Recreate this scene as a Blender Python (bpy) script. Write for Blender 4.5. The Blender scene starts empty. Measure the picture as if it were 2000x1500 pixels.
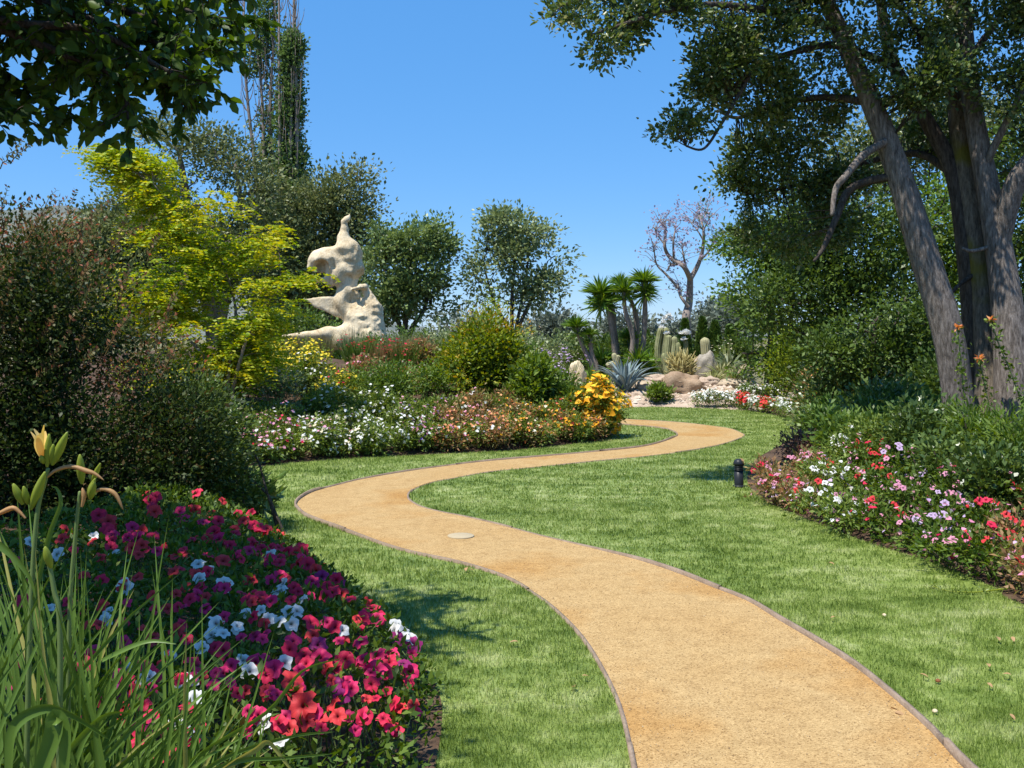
import bpy, math, random
import numpy as np
from mathutils import Vector
from mathutils.geometry import tessellate_polygon

rng = np.random.default_rng(11)
random.seed(5)
S = bpy.context.scene
COL = S.collection
PI = math.pi

# ------------------------------------------------------------------ camera
HC, FPX, HOR = 1.6, 1900.0, 660.0          # camera height (m), focal length and horizon row in photo pixels
cam_d = bpy.data.cameras.new('camera')
cam = bpy.data.objects.new('camera', cam_d)
COL.objects.link(cam)
cam.location = (0, 0, HC)
cam.rotation_euler = (PI / 2, 0, 0)
cam_d.sensor_width = 36.0
cam_d.lens = FPX / 2000.0 * 36.0
cam_d.shift_y = -(750.0 - HOR) / 2000.0
cam_d.clip_start = 0.05
cam_d.clip_end = 20000
S.camera = cam

# ------------------------------------------------------------------ sky, sun, exposure
SUN_EL, SUN_AZ = math.radians(67), math.radians(-128)   # azimuth from +Y towards +X
world = bpy.data.worlds.new('World')
S.world = world
world.use_nodes = True
wn = world.node_tree.nodes
wl = world.node_tree.links
sky = wn.new('ShaderNodeTexSky')
sky.sky_type = 'NISHITA'
sky.sun_disc = False
sky.sun_elevation = SUN_EL
sky.sun_rotation = SUN_AZ % (2 * PI)
sky.altitude = 300
sky.air_density = 1.0
sky.dust_density = 0.0
sky.ozone_density = 4.0
bg = wn['Background']
bg.inputs['Strength'].default_value = 0.09
hs = wn.new('ShaderNodeHueSaturation')
hs.inputs['Saturation'].default_value = 1.15
wl.new(sky.outputs['Color'], hs.inputs['Color'])
even = wn.new('ShaderNodeMix')                # evens the gradient of the clear sky towards one blue
even.data_type = 'RGBA'
even.inputs[0].default_value = 0.42
even.inputs[7].default_value = (1.0, 4.3, 10.4, 1)
wl.new(hs.outputs['Color'], even.inputs[6])
wl.new(even.outputs[2], bg.inputs['Color'])
sun_d = bpy.data.lights.new('sun', 'SUN')
sun_d.energy = 5.0
sun_d.angle = math.radians(0.53)
sun_d.color = (1.0, 0.955, 0.88)
sun = bpy.data.objects.new('sun', sun_d)
COL.objects.link(sun)
sdir = Vector((math.sin(SUN_AZ) * math.cos(SUN_EL), math.cos(SUN_AZ) * math.cos(SUN_EL), math.sin(SUN_EL)))
sun.rotation_euler = sdir.to_track_quat('Z', 'Y').to_euler()
sun.location = (-20, 10, 40)
S.view_settings.view_transform = 'Standard'
S.view_settings.look = 'None'
S.view_settings.gamma = 1.0
S.view_settings.use_curve_mapping = False
S.view_settings.exposure = 0.50
S.render.engine = 'CYCLES'
S.cycles.use_denoising = True
S.cycles.max_bounces = 6
S.cycles.diffuse_bounces = 2
S.cycles.transmission_bounces = 2
S.cycles.glossy_bounces = 2
S.cycles.sample_clamp_indirect = 6.0
S.render.use_persistent_data = False

# ------------------------------------------------------------------ pixel helpers
def W(px, py, d):
    return np.array([(px - 1000.0) * d / FPX, d, HC - (py - HOR) * d / FPX])
def G(px, py, h=0.0):
    d = FPX * (HC - h) / (py - HOR)
    return ((px - 1000.0) * d / FPX, d)
def GL(pts):
    return [G(*p) for p in pts]

# ------------------------------------------------------------------ noise
def _hash(i, j, k):
    h = (i * 374761393 + j * 668265263 + k * 2147483647 + 12345) & 0xffffffff
    h = ((h ^ (h >> 13)) * 1274126177) & 0xffffffff
    return ((h ^ (h >> 16)) & 0xffff) / 65535.0
def vnoise(P):
    P = np.asarray(P, float)
    i = np.floor(P).astype(np.int64); f = P - i; f = f * f * (3 - 2 * f)
    r = 0
    for dx in (0, 1):
        for dy in (0, 1):
            for dz in (0, 1):
                w = (f[:, 0] if dx else 1 - f[:, 0]) * (f[:, 1] if dy else 1 - f[:, 1]) * (f[:, 2] if dz else 1 - f[:, 2])
                r = r + w * _hash(i[:, 0] + dx, i[:, 1] + dy, i[:, 2] + dz)
    return r * 2 - 1
def fbm(P, o=4):
    r, a = 0, 1.0
    P = np.asarray(P, float)
    for _ in range(o):
        r = r + a * vnoise(P); P = P * 2.03 + 17.3; a *= 0.5
    return r
def unit(v):
    return v / np.maximum(np.linalg.norm(v, axis=-1, keepdims=True), 1e-9)
def rdir(n):
    return unit(rng.normal(size=(n, 3)))

# ------------------------------------------------------------------ polygons and terrain
def inside(poly, X, Y):
    p = np.asarray(poly); c = np.zeros(len(X), bool); n = len(p)
    for a in range(n):
        x0, y0 = p[a]; x1, y1 = p[(a + 1) % n]
        m = (y0 > Y) != (y1 > Y)
        t = (Y - y0) / (y1 - y0 + 1e-12)
        c ^= m & (X < x0 + t * (x1 - x0))
    return c
def edist(poly, X, Y, closed=True):
    p = np.asarray(poly); n = len(p); r = np.full(len(X), 1e9)
    for a in range(n if closed else n - 1):
        x0, y0 = p[a]; x1, y1 = p[(a + 1) % n]
        dx, dy = x1 - x0, y1 - y0
        t = np.clip(((X - x0) * dx + (Y - y0) * dy) / (dx * dx + dy * dy + 1e-12), 0, 1)
        r = np.minimum(r, np.hypot(X - x0 - t * dx, Y - y0 - t * dy))
    return r
def smooth_poly(pts, n=6):
    p = [np.array(q, float) for q in pts]; out = []
    for a in range(len(p) - 1):
        p0 = p[max(a - 1, 0)]; p1 = p[a]; p2 = p[a + 1]; p3 = p[min(a + 2, len(p) - 1)]
        for s in range(n):
            t = s / n
            out.append(0.5 * (2 * p1 + (p2 - p0) * t + (2 * p0 - 5 * p1 + 4 * p2 - p3) * t * t + (3 * p1 - p0 - 3 * p2 + p3) * t ** 3))
    out.append(p[-1])
    return [tuple(q) for q in out]

LEFT_EDGE = smooth_poly([(-0.75, -1.5), (-0.5, 0.6), (-0.34, 2.0), (-0.3, 3.0), (-0.3, 4.2), (-0.5, 4.9), (-0.88, 5.65), (-1.4, 6.6), (-1.9, 7.6),
             (-2.3, 8.6), (-2.7, 9.6), (-3.2, 10.7), (-5.0, 11.5), (-14, 12.3)], 4)
ISL_FRONT = smooth_poly([(-14, 14.0), (-6.2, 12.6)] + GL([(470, 912), (560, 905), (700, 895), (840, 888), (1000, 880), (1100, 870), (1175, 860), (1203, 846), (1212, 830)]), 4)
ISL_BACK = smooth_poly([ISL_FRONT[-1], (2.0, 19.0), (1.2, 21.5), (-0.2, 24.5), (-4, 27.5), (-9, 28), (-14, 27)], 4)
ROCK_FRONT = GL([(1120, 797), (1210, 796), (1280, 795), (1350, 797)])
RIGHT_EDGE = smooth_poly(GL([(1350, 797), (1440, 800), (1500, 808), (1545, 820), (1562, 836), (1556, 852), (1520, 872), (1480, 895), (1462, 920), (1462, 948),
                 (1490, 976), (1540, 1000), (1620, 1032), (1700, 1062), (1780, 1086), (1840, 1106), (1900, 1130), (1950, 1152), (2000, 1182)]) + [(3.6, 4.9), (4.6, 3.4), (5.2, -1.5)], 4)
LEFT_BED = LEFT_EDGE + [(-14, -1.5)]
ISLAND = ISL_FRONT + ISL_BACK[1:]
RIGHT_BED = RIGHT_EDGE + [(18, -1.5), (18, 26), (8, 26), ROCK_FRONT[-1]]
ROCK = ROCK_FRONT + [RIGHT_EDGE[6], (7.5, 24), (8.5, 31), (1.5, 31), (0.6, 26)]
LAWN = LEFT_EDGE + ISL_FRONT + ISL_BACK[1:14] + [(0.8, 25.2)] + ROCK_FRONT + RIGHT_EDGE[1:]

PL = smooth_poly(GL([(1262, 1600), (1242, 1500), (1227, 1425), (1209, 1368), (1179, 1308), (1140, 1248), (1092, 1197), (1050, 1164), (990, 1130), (900, 1102), (785, 1076), (685, 1042), (605, 1012),
         (582, 994), (579, 985), (588, 975), (612, 962), (660, 949), (710, 937), (810, 920), (935, 904), (1060, 893), (1150, 885), (1240, 876), (1285, 867), (1318, 855), (1324, 849),
         (1312, 842), (1285, 836), (1219, 830)]) + [(1.6, 18.6), (0.9, 20.5), (-0.6, 23.4)], 5)
PR = smooth_poly(GL([(1985, 1600), (1877, 1500), (1820, 1436), (1775, 1394), (1730, 1355), (1670, 1307), (1610, 1268), (1520, 1214), (1460, 1177), (1392, 1150), (1320, 1121), (1245, 1096), (1155, 1073),
         (1060, 1050), (985, 1030), (910, 1012), (860, 1002), (822, 992), (802, 982), (795, 974), (798, 964), (814, 953), (847, 942), (885, 935), (960, 922), (1060, 912), (1150, 903),
         (1270, 891), (1360, 879), (1426, 864), (1452, 852), (1444, 845), (1420, 837), (1360, 829), (1300, 824), (1222, 819)]) + [(2.0, 20.2), (1.5, 21.6), (0.1, 24.6)], 5)
PL = [(PL[0][0] - 0.02, -1.0)] + PL
PR = [(PR[0][0] + 0.2, -1.0)] + PR
PATH = PL + PR[::-1]

def bump01(t):
    return 1 - np.exp(-np.maximum(t, 0))
def terrain(X, Y):
    X = np.atleast_1d(np.asarray(X, float)); Y = np.atleast_1d(np.asarray(Y, float))
    z = np.zeros(len(X))
    for poly, hh, sc in ((LEFT_BED, 0.34, 0.7), (ISLAND, 1.9, 5.4), (RIGHT_BED, 0.30, 1.4), (ROCK, 0.75, 2.8)):
        m = inside(poly, X, Y)
        if m.any():
            dd = edist(poly, X[m], Y[m])
            z[m] = np.maximum(z[m], hh * bump01((dd - 0.16) / sc) + 0.05 * bump01((dd - .2) / .5) * vnoise(np.c_[X[m] * 1.3, Y[m] * 1.3, X[m] * 0]))
    return z
def tz(x, y):
    return float(terrain([x], [y])[0])

# ------------------------------------------------------------------ materials
def nt(name):
    m = bpy.data.materials.new(name); m.use_nodes = True
    n = m.node_tree.nodes; n.clear()
    out = n.new('ShaderNodeOutputMaterial')
    return m, n, m.node_tree.links, out
def ramp(n, cols, stops=None, interp='LINEAR'):
    r = n.new('ShaderNodeValToRGB'); cr = r.color_ramp; cr.interpolation = interp
    k = len(cols)
    stops = stops or [i / max(k - 1, 1) for i in range(k)]
    while len(cr.elements) < k: cr.elements.new(0.5)
    for e, c, s in zip(cr.elements, cols, stops):
        e.position = s; e.color = (*c, 1)
    return r
def leafmat(name, cols, trans=0.28, rough=0.5, spec=0.35, patch=0.35, pscale=2.0, stops=None, hue=0.482, gain=1.75):
    """leaf: every leaf its own tone, broad patches of tone through the plant, part of the light passes through"""
    cols = [tuple(min(c * gain, 0.9) for c in q) for q in cols]
    m, n, l, out = nt(name)
    g = n.new('ShaderNodeNewGeometry')
    no = n.new('ShaderNodeTexNoise'); no.inputs['Scale'].default_value = pscale; no.inputs['Detail'].default_value = 2
    l.new(g.outputs['Position'], no.inputs['Vector'])
    mx = n.new('ShaderNodeMath'); mx.operation = 'MULTIPLY_ADD'; mx.inputs[1].default_value = patch * 2.2; mx.inputs[2].default_value = -patch * 1.1
    l.new(no.outputs['Fac'], mx.inputs[0])
    ad = n.new('ShaderNodeMath'); ad.operation = 'ADD'; ad.use_clamp = True
    l.new(g.outputs['Random Per Island'], ad.inputs[0]); l.new(mx.outputs[0], ad.inputs[1])
    r = ramp(n, cols, stops); l.new(ad.outputs[0], r.inputs['Fac'])
    p = n.new('ShaderNodeBsdfPrincipled'); p.inputs['Roughness'].default_value = rough
    p.inputs['Specular IOR Level'].default_value = spec
    l.new(r.outputs['Color'], p.inputs['Base Color'])
    t = n.new('ShaderNodeBsdfTranslucent')
    hs = n.new('ShaderNodeHueSaturation'); hs.inputs['Hue'].default_value = hue; hs.inputs['Saturation'].default_value = 1.155; hs.inputs['Value'].default_value = 1.5
    l.new(r.outputs['Color'], hs.inputs['Color']); l.new(hs.outputs['Color'], t.inputs['Color'])
    mix = n.new('ShaderNodeMixShader'); mix.inputs['Fac'].default_value = trans
    l.new(p.outputs[0], mix.inputs[1]); l.new(t.outputs[0], mix.inputs[2]); l.new(mix.outputs[0], out.inputs['Surface'])
    return m
def rockmat(name, cols, scale=3.0, bump=0.5, rough=0.9, fine=40.0, stops=None, stretch=(1, 1, 1), detail=6):
    m, n, l, out = nt(name)
    tc = n.new('ShaderNodeTexCoord'); mp = n.new('ShaderNodeMapping'); mp.inputs['Scale'].default_value = stretch
    l.new(tc.outputs['Object'], mp.inputs['Vector'])
    a = n.new('ShaderNodeTexNoise'); a.inputs['Scale'].default_value = scale; a.inputs['Detail'].default_value = detail; a.inputs['Roughness'].default_value = 0.62
    b = n.new('ShaderNodeTexNoise'); b.inputs['Scale'].default_value = fine; b.inputs['Detail'].default_value = 3
    l.new(mp.outputs[0], a.inputs['Vector']); l.new(mp.outputs[0], b.inputs['Vector'])
    md = n.new('ShaderNodeMix'); md.data_type = 'FLOAT'; md.inputs[0].default_value = 0.35
    l.new(a.outputs['Fac'], md.inputs[2]); l.new(b.outputs['Fac'], md.inputs[3])
    r = ramp(n, cols, stops or [0.3 + 0.4 * i / max(len(cols) - 1, 1) for i in range(len(cols))]); l.new(md.outputs[0], r.inputs['Fac'])
    p = n.new('ShaderNodeBsdfPrincipled'); p.inputs['Roughness'].default_value = rough; p.inputs['Specular IOR Level'].default_value = 0.2
    l.new(r.outputs['Color'], p.inputs['Base Color'])
    bp = n.new('ShaderNodeBump'); bp.inputs['Strength'].default_value = bump; bp.inputs['Distance'].default_value = 0.03
    l.new(md.outputs[0], bp.inputs['Height']); l.new(bp.outputs[0], p.inputs['Normal'])
    l.new(p.outputs[0], out.inputs['Surface'])
    return m
def plain(name, col, rough=0.5, spec=0.4, metal=0.0):
    return rockmat(name, [tuple(c * 0.85 for c in col), tuple(min(c * 1.15, 1) for c in col)], 8, 0.08, rough, 60) if not metal else rockmat(name, [col, col], 8, .05, rough)

# ------------------------------------------------------------------ mesh helpers
def mesh_np(name, V, F, mat, smooth=False):
    """V (n,3); F a list of integer arrays (m,k)"""
    me = bpy.data.meshes.new(name)
    F = [np.asarray(f, np.int32) for f in (F if isinstance(F, list) else [F]) if len(f)]
    V = np.asarray(V, np.float32)
    me.vertices.add(len(V)); me.vertices.foreach_set('co', V.ravel())
    loops = np.concatenate([f.ravel() for f in F])
    tot = np.concatenate([np.full(len(f), f.shape[1], np.int32) for f in F])
    st = np.concatenate([[0], np.cumsum(tot)[:-1]]).astype(np.int32)
    me.loops.add(len(loops)); me.loops.foreach_set('vertex_index', loops)
    me.polygons.add(len(tot)); me.polygons.foreach_set('loop_start', st)
    if smooth: me.polygons.foreach_set('use_smooth', np.ones(len(tot), bool))
    me.update(calc_edges=True)
    if mat: me.materials.append(mat)
    return me
class Buf:
    def __init__(s): s.V = []; s.F = {}; s.n = 0
    def add(s, V, F):
        V = np.asarray(V, float)
        for f in (F if isinstance(F, list) else [F]):
            f = np.asarray(f)
            if len(f): s.F.setdefault(f.shape[1], []).append(f + s.n)
        s.V.append(V); s.n += len(V)
    def get(s):
        return np.concatenate(s.V), [np.concatenate(v) for v in s.F.values()]
def setp(o, label=None, cat=None, group=None, kind=None):
    if label: o['label'] = label
    if cat: o['category'] = cat
    if group: o['group'] = group
    if kind: o['kind'] = kind
    return o
def thing(name, label, cat, loc, group=None):
    o = bpy.data.objects.new(name, None); COL.objects.link(o)
    o.location = [float(c) for c in loc]; o.empty_display_size = 0.1
    return setp(o, label, cat, group)
def link(name, me, parent=None, loc=None, rot=None, sc=None):
    o = bpy.data.objects.new(name, me); COL.objects.link(o)
    if parent is not None: o.parent = parent
    if loc is not None: o.location = [float(c) for c in loc]
    if rot is not None: o.rotation_euler = rot
    if sc is not None: o.scale = (sc, sc, sc) if np.isscalar(sc) else sc
    return o
def wpos(o):
    p = np.zeros(3)
    while o is not None:
        p = p + np.array(o.location); o = o.parent
    return p
def part(name, B, mat, parent, smooth=False, kind=None, label=None):
    V, F = B.get() if isinstance(B, Buf) else B
    o = link(name, mesh_np(name, np.asarray(V) - wpos(parent), F, mat, smooth), parent)
    if kind: o['kind'] = kind
    if label: o['label'] = label
    return o
def solo(name, B, mat, label, cat, base, smooth=False, group=None, kind=None):
    V, F = B.get() if isinstance(B, Buf) else B
    o = link(name, mesh_np(name, np.asarray(V) - np.asarray(base), F, mat, smooth), None, base)
    return setp(o, label, cat, group, kind)

def tube(pts, rad, sides=6, cap=True, ribs=0, ribamp=0.0):
    P = np.asarray(pts, float); n = len(P); rad = np.broadcast_to(np.asarray(rad, float), (n,))
    T = unit(np.gradient(P, axis=0))
    ref = np.array([0.31, 0.95, 0.05]); U = unit(np.cross(T, ref)); Vv = np.cross(T, U)
    th = np.linspace(0, 2 * PI, sides, endpoint=False)
    rr = 1 + (ribamp * np.cos(th * ribs) if ribs else 0)
    ring = (np.cos(th) * rr)[None, :, None] * U[:, None] + (np.sin(th) * rr)[None, :, None] * Vv[:, None]
    V = (P[:, None] + ring * rad[:, None, None]).reshape(-1, 3)
    i = np.arange(n - 1)[:, None] * sides; j = np.arange(sides)[None]; j2 = (j + 1) % sides
    F = np.stack([i + j, i + j2, i + sides + j2, i + sides + j], -1).reshape(-1, 4)
    fs = [F]
    if cap:
        V = np.concatenate([V, P[-1:] + T[-1] * rad[-1] * 0.5])
        k = len(V) - 1; b = (n - 1) * sides
        fs.append(np.stack([b + np.arange(sides), b + (np.arange(sides) + 1) % sides, np.full(sides, k)], -1))
    return V, fs
def curve(a, b, mid=None, n=8, jit=0.0, sag=0.0):
    a, b = np.asarray(a, float), np.asarray(b, float)
    t = np.linspace(0, 1, n)[:, None]
    c = (a + b) / 2 + np.array([0, 0, sag]) if mid is None else np.asarray(mid, float)
    P = (1 - t) ** 2 * a + 2 * t * (1 - t) * c + t * t * b
    if jit: 
        J = rng.normal(size=(n, 3)) * jit; J[0] = 0; J[-1] = 0; P = P + J
    return P
def spline(pts, n=6):
    return np.array(smooth_poly(pts, n))
def leafset(P, D, L, Wd, up=0.6, curl=0.12, five=False):
    """one small leaf per row: a folded blade from base P along D"""
    n = len(P); L = np.broadcast_to(L, (n,))[:, None]; Wd = np.broadcast_to(Wd, (n,))[:, None]
    R = rng.normal(size=(n, 3)) * (1 - up); R[:, 2] += up
    s = unit(np.cross(D, R)); nn = np.cross(s, D)
    if five:
        f = nn * Wd * .16
        V = np.stack([P, P + D * L * .28 + s * Wd * .46 + f, P + D * L * .68 + s * Wd * .42 + f - nn * L * curl * .4, P + D * L - nn * L * curl, P + D * L * .68 - s * Wd * .42 + f - nn * L * curl * .4, P + D * L * .28 - s * Wd * .46 + f], 1).reshape(-1, 3)
        b = np.arange(n)[:, None] * 6
        return V, [np.concatenate([b + np.array([q]) for q in ([0, 1, 2, 3], [0, 3, 4, 5])])]
    V = np.stack([P, P + D * L * .45 + s * Wd * .5 + nn * L * curl, P + D * L, P + D * L * .45 - s * Wd * .5 + nn * L * curl], 1).reshape(-1, 3)
    return V, [np.arange(n * 4).reshape(-1, 4)]
def clumps(lobes, n, shell=0.55, gap=0.0, gscale=1.0, seed=0.0, zmin=None):
    lb = np.asarray(lobes, float); w = (lb[:, 3] * lb[:, 4] * lb[:, 5]) ** 0.67; w /= w.sum()
    k = rng.choice(len(lb), n, p=w)
    u = (shell ** 3 + (1 - shell ** 3) * rng.random(n)) ** (1 / 3)
    D = rdir(n)
    u = u * (1 + 0.30 * vnoise(D * 2.0 + (k * 7.3 + seed)[:, None]) + 0.10 * vnoise(D * 5.0 + (k * 3.1)[:, None]))
    P = lb[k, :3] + D * lb[k, 3:] * u[:, None]
    if gap > 0:
        keep = vnoise(P * gscale + seed) > gap * 2 - 1
        P, D, k = P[keep], D[keep], k[keep]
    if zmin is not None:
        q = P[:, 2] > zmin; P, D, k = P[q], D[q], k[q]
    return P, D, k
def foliage(lobes, ncl, nl, cr, L, Wd, shell=0.55, gap=0.0, gscale=1.0, up=0.5, out=0.5, lift=0.2, five=False, flat=0.7, C=None, lvar=0.35):
    if C is None: P, D, _ = clumps(lobes, ncl, shell, gap, gscale, rng.random() * 50)
    else: P, D = C
    n = len(P) * nl
    o = rng.normal(size=(n, 3)) * cr; o[:, 2] *= flat
    pos = np.repeat(P, nl, 0) + o
    dd = unit(unit(o) * 0.6 + np.repeat(D, nl, 0) * out + rng.normal(size=(n, 3)) * 0.45 + np.array([0, 0, lift]))
    sc = 1 - lvar + 2 * lvar * rng.random(n)
    return leafset(pos, dd, L * sc, Wd * sc, up, five=five), P
def PXL(lobes, d, zr=1.0):
    """lobes drawn as (px, py, rx px, ry px[, depth shift m]) -> metric ellipsoids at distance d"""
    o = []
    for q in lobes:
        dd = d + (q[4] if len(q) > 4 else 0.0)
        c = W(q[0], q[1], dd)
        o.append((*c, q[2] * dd / FPX, q[2] * dd / FPX * zr, q[3] * dd / FPX))
    return o
# ------------------------------------------------------------------ material library
def grassmat(name, soil=False):
    m, n, l, out = nt(name)
    g = n.new('ShaderNodeNewGeometry')
    def noise(sc, stretch, det=2):
        mp = n.new('ShaderNodeMapping'); mp.inputs['Scale'].default_value = stretch
        l.new(g.outputs['Position'], mp.inputs['Vector'])
        t = n.new('ShaderNodeTexNoise'); t.inputs['Scale'].default_value = sc; t.inputs['Detail'].default_value = det
        l.new(mp.outputs[0], t.inputs['Vector']); return t
    a = noise(1.3, (0.8, 1.7, 0.0), 3); b = noise(5.0, (1, 1.3, 0), 4); c = noise(14.0, (1, 1, 0))
    s = n.new('ShaderNodeMath'); s.operation = 'MULTIPLY_ADD'; s.inputs[1].default_value = 0.9
    l.new(a.outputs['Fac'], s.inputs[0]); l.new(b.outputs['Fac'], s.inputs[2])
    s2 = n.new('ShaderNodeMath'); s2.operation = 'MULTIPLY_ADD'; s2.inputs[1].default_value = 0.5
    l.new(c.outputs['Fac'], s2.inputs[0]); l.new(s.outputs[0], s2.inputs[2])
    mr = n.new('ShaderNodeMapRange'); mr.inputs['From Min'].default_value = 0.92; mr.inputs['From Max'].default_value = 1.5
    l.new(s2.outputs[0], mr.inputs['Value'])
    if soil:
        r = ramp(n, [(0.09, 0.135, 0.02), (0.18, 0.235, 0.05), (0.29, 0.33, 0.12)], [0.1, 0.55, 1])
        l.new(mr.outputs[0], r.inputs['Fac'])
    else:
        rr = n.new('ShaderNodeMath'); rr.operation = 'MULTIPLY_ADD'; rr.inputs[1].default_value = 0.5; rr.inputs[2].default_value = -0.25
        l.new(g.outputs['Random Per Island'], rr.inputs[0])
        ad = n.new('ShaderNodeMath'); ad.operation = 'ADD'; ad.use_clamp = True
        l.new(rr.outputs[0], ad.inputs[0]); l.new(mr.outputs[0], ad.inputs[1])
        r = ramp(n, [(0.105, 0.165, 0.020), (0.20, 0.28, 0.045), (0.36, 0.42, 0.13), (0.50, 0.53, 0.25)], [0.0, 0.38, 0.78, 1.0])
        l.new(ad.outputs[0], r.inputs['Fac'])
    p = n.new('ShaderNodeBsdfPrincipled'); p.inputs['Roughness'].default_value = 0.55; p.inputs['Specular IOR Level'].default_value = 0.3
    l.new(r.outputs['Color'], p.inputs['Base Color'])
    if soil:
        l.new(p.outputs[0], out.inputs['Surface'])
    else:
        t = n.new('ShaderNodeBsdfTranslucent'); l.new(r.outputs['Color'], t.inputs['Color'])
        mix = n.new('ShaderNodeMixShader'); mix.inputs['Fac'].default_value = 0.3
        l.new(p.outputs[0], mix.inputs[1]); l.new(t.outputs[0], mix.inputs[2]); l.new(mix.outputs[0], out.inputs['Surface'])
    return m
def petalmat(name, cols, trans=0.3):
    return leafmat(name, cols, trans, 0.55, 0.2, 0.1, 3.0, None, 0.5, 1.0)
def gravelmat():
    m, n, l, out = nt('decomposed_granite')
    g = n.new('ShaderNodeNewGeometry')
    def noise(sc, det=2, ro=0.5):
        t = n.new('ShaderNodeTexNoise'); t.inputs['Scale'].default_value = sc; t.inputs['Detail'].default_value = det; t.inputs['Roughness'].default_value = ro
        l.new(g.outputs['Position'], t.inputs['Vector']); return t
    big = noise(0.7, 4, 0.55)
    r1 = ramp(n, [(0.410, 0.268, 0.115), (0.430, 0.292, 0.132), (0.400, 0.240, 0.090), (0.37, 0.200, 0.062)], [0.36, 0.48, 0.58, 0.68]); l.new(big.outputs['Fac'], r1.inputs['Fac'])
    v = n.new('ShaderNodeTexVoronoi'); v.inputs['Scale'].default_value = 170; l.new(g.outputs['Position'], v.inputs['Vector'])
    r2 = ramp(n, [(0.50, 0.44, 0.38), (0.92, 0.91, 0.90), (1.0, 1.0, 1.0), (1.28, 1.30, 1.36)], [0.04, 0.25, 0.7, 0.97])
    sp = n.new('ShaderNodeSeparateColor'); l.new(v.outputs['Color'], sp.inputs[0]); l.new(sp.outputs[0], r2.inputs['Fac'])
    mm = n.new('ShaderNodeMix'); mm.data_type = 'RGBA'; mm.blend_type = 'MULTIPLY'; mm.inputs[0].default_value = 0.85
    l.new(r1.outputs['Color'], mm.inputs[6]); l.new(r2.outputs['Color'], mm.inputs[7])
    f = noise(9, 6, 0.75)
    r3 = ramp(n, [(0.70, 0.64, 0.58), (0.98, 0.97, 0.96), (1.14, 1.15, 1.16)], [0.30, 0.48, 0.66]); l.new(f.outputs['Fac'], r3.inputs['Fac'])
    m2 = n.new('ShaderNodeMix'); m2.data_type = 'RGBA'; m2.blend_type = 'MULTIPLY'; m2.inputs[0].default_value = 0.6
    l.new(mm.outputs[2], m2.inputs[6]); l.new(r3.outputs['Color'], m2.inputs[7])
    p = n.new('ShaderNodeBsdfPrincipled'); p.inputs['Roughness'].default_value = 0.95; p.inputs['Specular IOR Level'].default_value = 0.15
    l.new(m2.outputs[2], p.inputs['Base Color'])
    bp = n.new('ShaderNodeBump'); bp.inputs['Strength'].default_value = 0.55; bp.inputs['Distance'].default_value = 0.006
    l.new(v.outputs['Distance'], bp.inputs['Height']); l.new(bp.outputs[0], p.inputs['Normal'])
    l.new(p.outputs[0], out.inputs['Surface'])
    return m
def barkmat(name, cols, moss=None, sx=10.0):
    m, n, l, out = nt(name)
    tc = n.new('ShaderNodeTexCoord'); mp = n.new('ShaderNodeMapping'); mp.inputs['Scale'].default_value = (sx * 1.5, sx * 1.5, sx * 0.28)
    l.new(tc.outputs['Object'], mp.inputs['Vector'])
    a = n.new('ShaderNodeTexNoise'); a.inputs['Scale'].default_value = 2.6; a.inputs['Detail'].default_value = 9; a.inputs['Roughness'].default_value = 0.72
    l.new(mp.outputs[0], a.inputs['Vector'])
    b = n.new('ShaderNodeTexNoise'); b.inputs['Scale'].default_value = 1.6; b.inputs['Detail'].default_value = 3; l.new(tc.outputs['Object'], b.inputs['Vector'])
    r = ramp(n, cols, [0.33, 0.5, 0.68][:len(cols)]); l.new(a.outputs['Fac'], r.inputs['Fac'])
    col = r.outputs['Color']
    if moss:
        f = ramp(n, [(0, 0, 0), (1, 1, 1)], [0.5, 0.62]); l.new(b.outputs['Fac'], f.inputs['Fac'])
        mx = n.new('ShaderNodeMix'); mx.data_type = 'RGBA'; mx.inputs[7].default_value = (*moss, 1)
        l.new(f.outputs['Color'], mx.inputs[0]); l.new(col, mx.inputs[6]); col = mx.outputs[2]
    p = n.new('ShaderNodeBsdfPrincipled'); p.inputs['Roughness'].default_value = 0.95; p.inputs['Specular IOR Level'].default_value = 0.1
    l.new(col, p.inputs['Base Color'])
    bp = n.new('ShaderNodeBump'); bp.inputs['Strength'].default_value = 0.9; bp.inputs['Distance'].default_value = 0.03
    l.new(a.outputs['Fac'], bp.inputs['Height']); l.new(bp.outputs[0], p.inputs['Normal'])
    l.new(p.outputs[0], out.inputs['Surface'])
    return m

M = {}
M['soil'] = rockmat('mulch_soil', [(0.035, 0.022, 0.014), (0.085, 0.052, 0.032), (0.15, 0.10, 0.065)], 5, 0.9, 0.95, 45)
M['field'] = rockmat('dry_ground', [(0.10, 0.10, 0.045), (0.17, 0.15, 0.07), (0.22, 0.19, 0.10)], 0.6, 0.5, 0.95, 9)
M['lawn'] = grassmat('turf', True)
M['grass'] = grassmat('grass_blade')
M['path'] = gravelmat()
M['board'] = rockmat('weathered_board', [(0.16, 0.115, 0.08), (0.25, 0.185, 0.135), (0.34, 0.26, 0.195)], 6, 0.5, 0.85, 60)
M['bark'] = barkmat('grey_bark', [(0.06, 0.048, 0.040), (0.19, 0.16, 0.135), (0.36, 0.31, 0.27)])
M['bark_moss'] = barkmat('mossy_bark', [(0.055, 0.045, 0.034), (0.17, 0.14, 0.105), (0.30, 0.25, 0.19)], (0.17, 0.15, 0.03))
M['bark_dark'] = barkmat('dark_bark', [(0.03, 0.024, 0.02), (0.085, 0.068, 0.055), (0.16, 0.135, 0.11)])
M['bark_pale'] = barkmat('pale_bark', [(0.13, 0.10, 0.08), (0.26, 0.21, 0.175), (0.38, 0.32, 0.275)])
M['stem'] = leafmat('green_stem', [(0.05, 0.09, 0.02), (0.10, 0.13, 0.04)], 0.05)
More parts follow.
